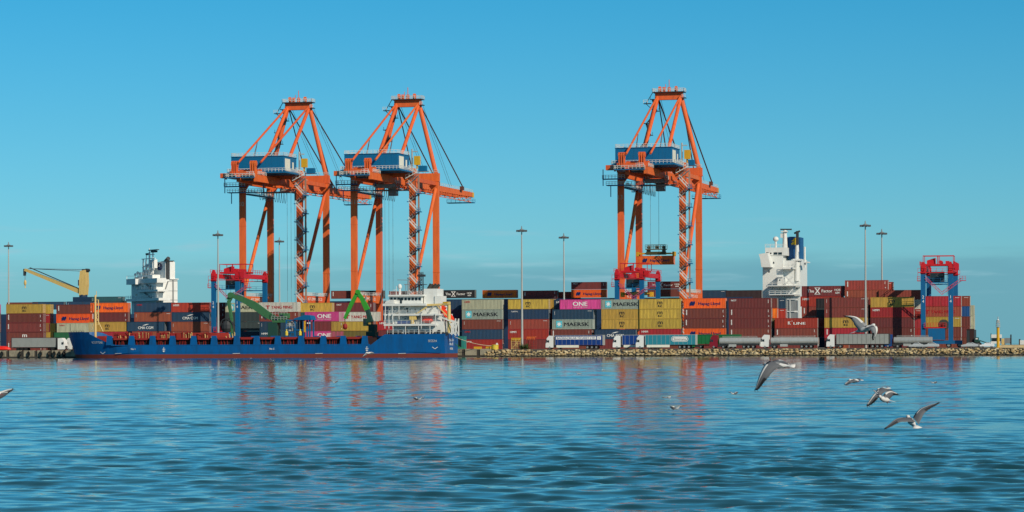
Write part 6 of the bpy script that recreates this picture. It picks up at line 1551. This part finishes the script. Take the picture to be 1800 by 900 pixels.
# two close together
m = gull_at("gull with a raised back and wing swept down, overlapping another", 1545, 688, 56, GF); q = g_pt(m)
gull_body(m, q(1559, 682.5, .05), q(1541, 686, -.15), (0, -.4, 1), .055)
wing(m, [q(1545, 682.5, -.12), q(1537, 687.5, -.28), q(1528, 697, -.34), q(1519.5, 711.5, -.3)], [(0, .15), (.4, .13), (.8, .09), (1, .03)], (.95, .1, -.1), (-.4, -.7, .6))
wing(m, [q(1551, 681.5, 0), q(1561, 682.5, .2), q(1570, 686, .3), q(1580, 692, .32)], [(0, .09), (.4, .07), (.8, .04), (1, .02)], (.2, -.5, -.5), (.2, -.3, 1)); g_end(m)
m = gull_at("pale gull close behind another, both wings lifted", 1554, 698, 52, GF); q = g_pt(m)
gull_body(m, q(1566, 704, .05), q(1543, 697.5, -.12), (.1, -.2, 1), .06)
wing(m, [q(1551, 698, -.03), q(1556, 690, -.02), q(1566, 687.5, .05), q(1579, 692, .08)], [(0, .13), (.45, .11), (.85, .06), (1, .02)], (.55, .2, -.75), (-.3, -.75, .55))
wing(m, [q(1548, 698, .05), q(1543, 692, .3), q(1541, 688, .42), q(1540, 686, .5)], [(0, .12), (.5, .08), (1, .02)], (.9, -.2, -.3), (0, -.4, 1)); g_end(m)
# large one with spread wings
m = gull_at("gull with both wings spread wide in a shallow V, lowest of those flying", 1604, 738, 47, GF); q = g_pt(m)
gull_body(m, q(1608, 748, -.10), q(1598, 733, .22), (.1, -.62, .75), .06, spread=.085)
wing(m, [q(1598, 734, .08), q(1583, 734, .05), q(1571, 737.5, -.06), q(1552, 752, -.20)], [(0, .15), (.4, .13), (.75, .085), (1, .02)], (.45, -.7, -.35), (.1, -.8, .7))
wing(m, [q(1606, 734, .08), q(1613, 724, .12), q(1624, 716.5, .16), q(1651.5, 707.5, .1)], [(0, .16), (.35, .14), (.7, .085), (1, .02)], (.35, -.65, -.55), (-.3, -.7, .6)); g_end(m)
# wheeling against the lorry
m = gull_at("pale gull wheeling in front of the white lorry's grey trailer, wing raised", 1518, 580, 60, GF); q = g_pt(m)
gull_body(m, q(1503, 583, .1), q(1537, 572, -.15), (0, -.2, 1), .075, spread=.11)
wing(m, [q(1524, 574, -.08), q(1516, 564.5, -.02), q(1505, 556.5, .05), q(1485, 554.5, .02)], [(0, .16), (.35, .15), (.7, .09), (1, .02)], (-.75, .2, -.45), (-.2, .8, .6))
wing(m, [q(1531, 574, -.16), q(1537, 573, -.35), q(1538, 583, -.42), q(1532, 597, -.36)], [(0, .16), (.4, .13), (.8, .08), (1, .02)], (-.8, .1, -.25), (.6, .5, .4)); g_end(m)
# cut by the frame, and the low one by the hull
m = gull_at("gull cut off by the picture's edge, only its raised wing showing", 0, 690, 55, GF); q = g_pt(m)
gull_body(m, q(4, 690, .05), q(-28, 696, -.1), (0, -.2, 1), .06)
wing(m, [q(-10, 690, 0), q(0, 688, .03), q(10, 685, .06), q(21, 683.5, .08)], [(0, .13), (.5, .09), (1, .015)], (.3, .1, -.8), (0, -.6, .8))
wing(m, [q(-14, 690, .1), q(-22, 685, .3), q(-34, 684, .4), q(-48, 690, .5)], [(0, .13), (.5, .09), (1, .02)], (.3, .1, -.8), (0, -.6, .8)); g_end(m)
m = gull_at("white gull skimming past the blue hull's red waterline with arched wings", 648, 621, 170, GF); q = g_pt(m)
gull_body(m, q(653, 619.5, .1), q(643, 620.5, -.1), (0, -.2, 1), .07)
wing(m, [q(646, 619, 0), q(643, 620.5, -.1), q(640, 624, -.2), q(637.5, 627, -.2)], [(0, .14), (.5, .11), (1, .03)], (.8, .2, -.2), (0, -1, .4))
wing(m, [q(649, 618.6, 0), q(652, 618.3, .1), q(655, 619.5, .2), q(658, 621.5, .2)], [(0, .14), (.5, .11), (1, .03)], (.2, -.2, -.8), (0, -1, .4)); g_end(m)
# small ones far out: some rising, the rest afloat
def tiny(x, y, flying, label, group, big=1.0):
    d = CAMZ * FPX / max(6.0, (y - HY + ROLL * (x - HX)))
    if flying: d *= .93
    m = gull_at(label, x, y, d, group); g = random.Random(int(x * 7)); s = (0.62 if flying else 1.2) * big
    a = g.uniform(-.6, .6); dx = Vector((math.cos(a), math.sin(a), 0)) * (1 if g.random() < .5 else -1)
    gull_body(m, -dx * .2 * s, dx * .2 * s + Vector((0, 0, .07 * s)), (0, 0, 1), .075 * s)
    if flying:
        sd = Vector((-dx.y, dx.x, 0))
        for k in (-1, 1):
            w = (Vector((k, .2, 0)) + sd * k * .3).normalized()
            wing(m, [Vector((0, 0, .03)), w * .2 * s + Vector((0, 0, .14 * s)), w * .34 * s + Vector((0, 0, .2 * s)), w * .5 * s + Vector((0, 0, .18 * s))], [(0, .16), (.5, .13), (1, .03)], -dx + Vector((0, 0, -.5)), (0, -.5, 1), fan=False)
    else:
        for k in (-1, 1):
            sd = Vector((-dx.y, dx.x, 0)) * k
            wing(m, [dx * .1 * s + sd * .05 * s + Vector((0, 0, .06 * s)), sd * .07 * s + Vector((0, 0, .07 * s)), -dx * .16 * s + sd * .04 * s + Vector((0, 0, .07 * s)), -dx * .33 * s + sd * .01 + Vector((0, 0, .08 * s))], [(0, .1), (.5, .09), (1, .02)], (0, 0, -1), sd, fan=False)
    g_end(m)
for x, y, lab in ((587, 672, "white gull flapping just above the water below the crane numbered eleven"), (737, 702, "white gull with raised wings amid the orange reflections below the ship's stern"), (1190, 718, "white gull taking off from the lone crane's reflection"), (1288, 692, "white gull landing between the lone crane's reflection and the banking gull"), (1640, 673, "white gull on the water out beyond the spread-winged one")):
    tiny(x, y, True, lab, "gulls landing on the water", 1.0)
for x, y in ((18, 651), (41, 651), (117, 650), (280, 637), (286, 634), (370, 646), (373, 650), (458, 656), (403, 634), (322, 633), (480, 634), (508, 637), (557, 634), (577, 634), (551, 650), (576, 651), (633, 634), (657, 648), (659, 653), (730, 657), (823, 653), (862, 651), (935, 650), (1018, 658), (1061, 651), (1157, 649), (1173, 700), (441, 630), (612, 640), (528, 634)):
    tiny(x, y, False, "tiny white gull afloat on the open blue water", "gulls afloat far out", .95)
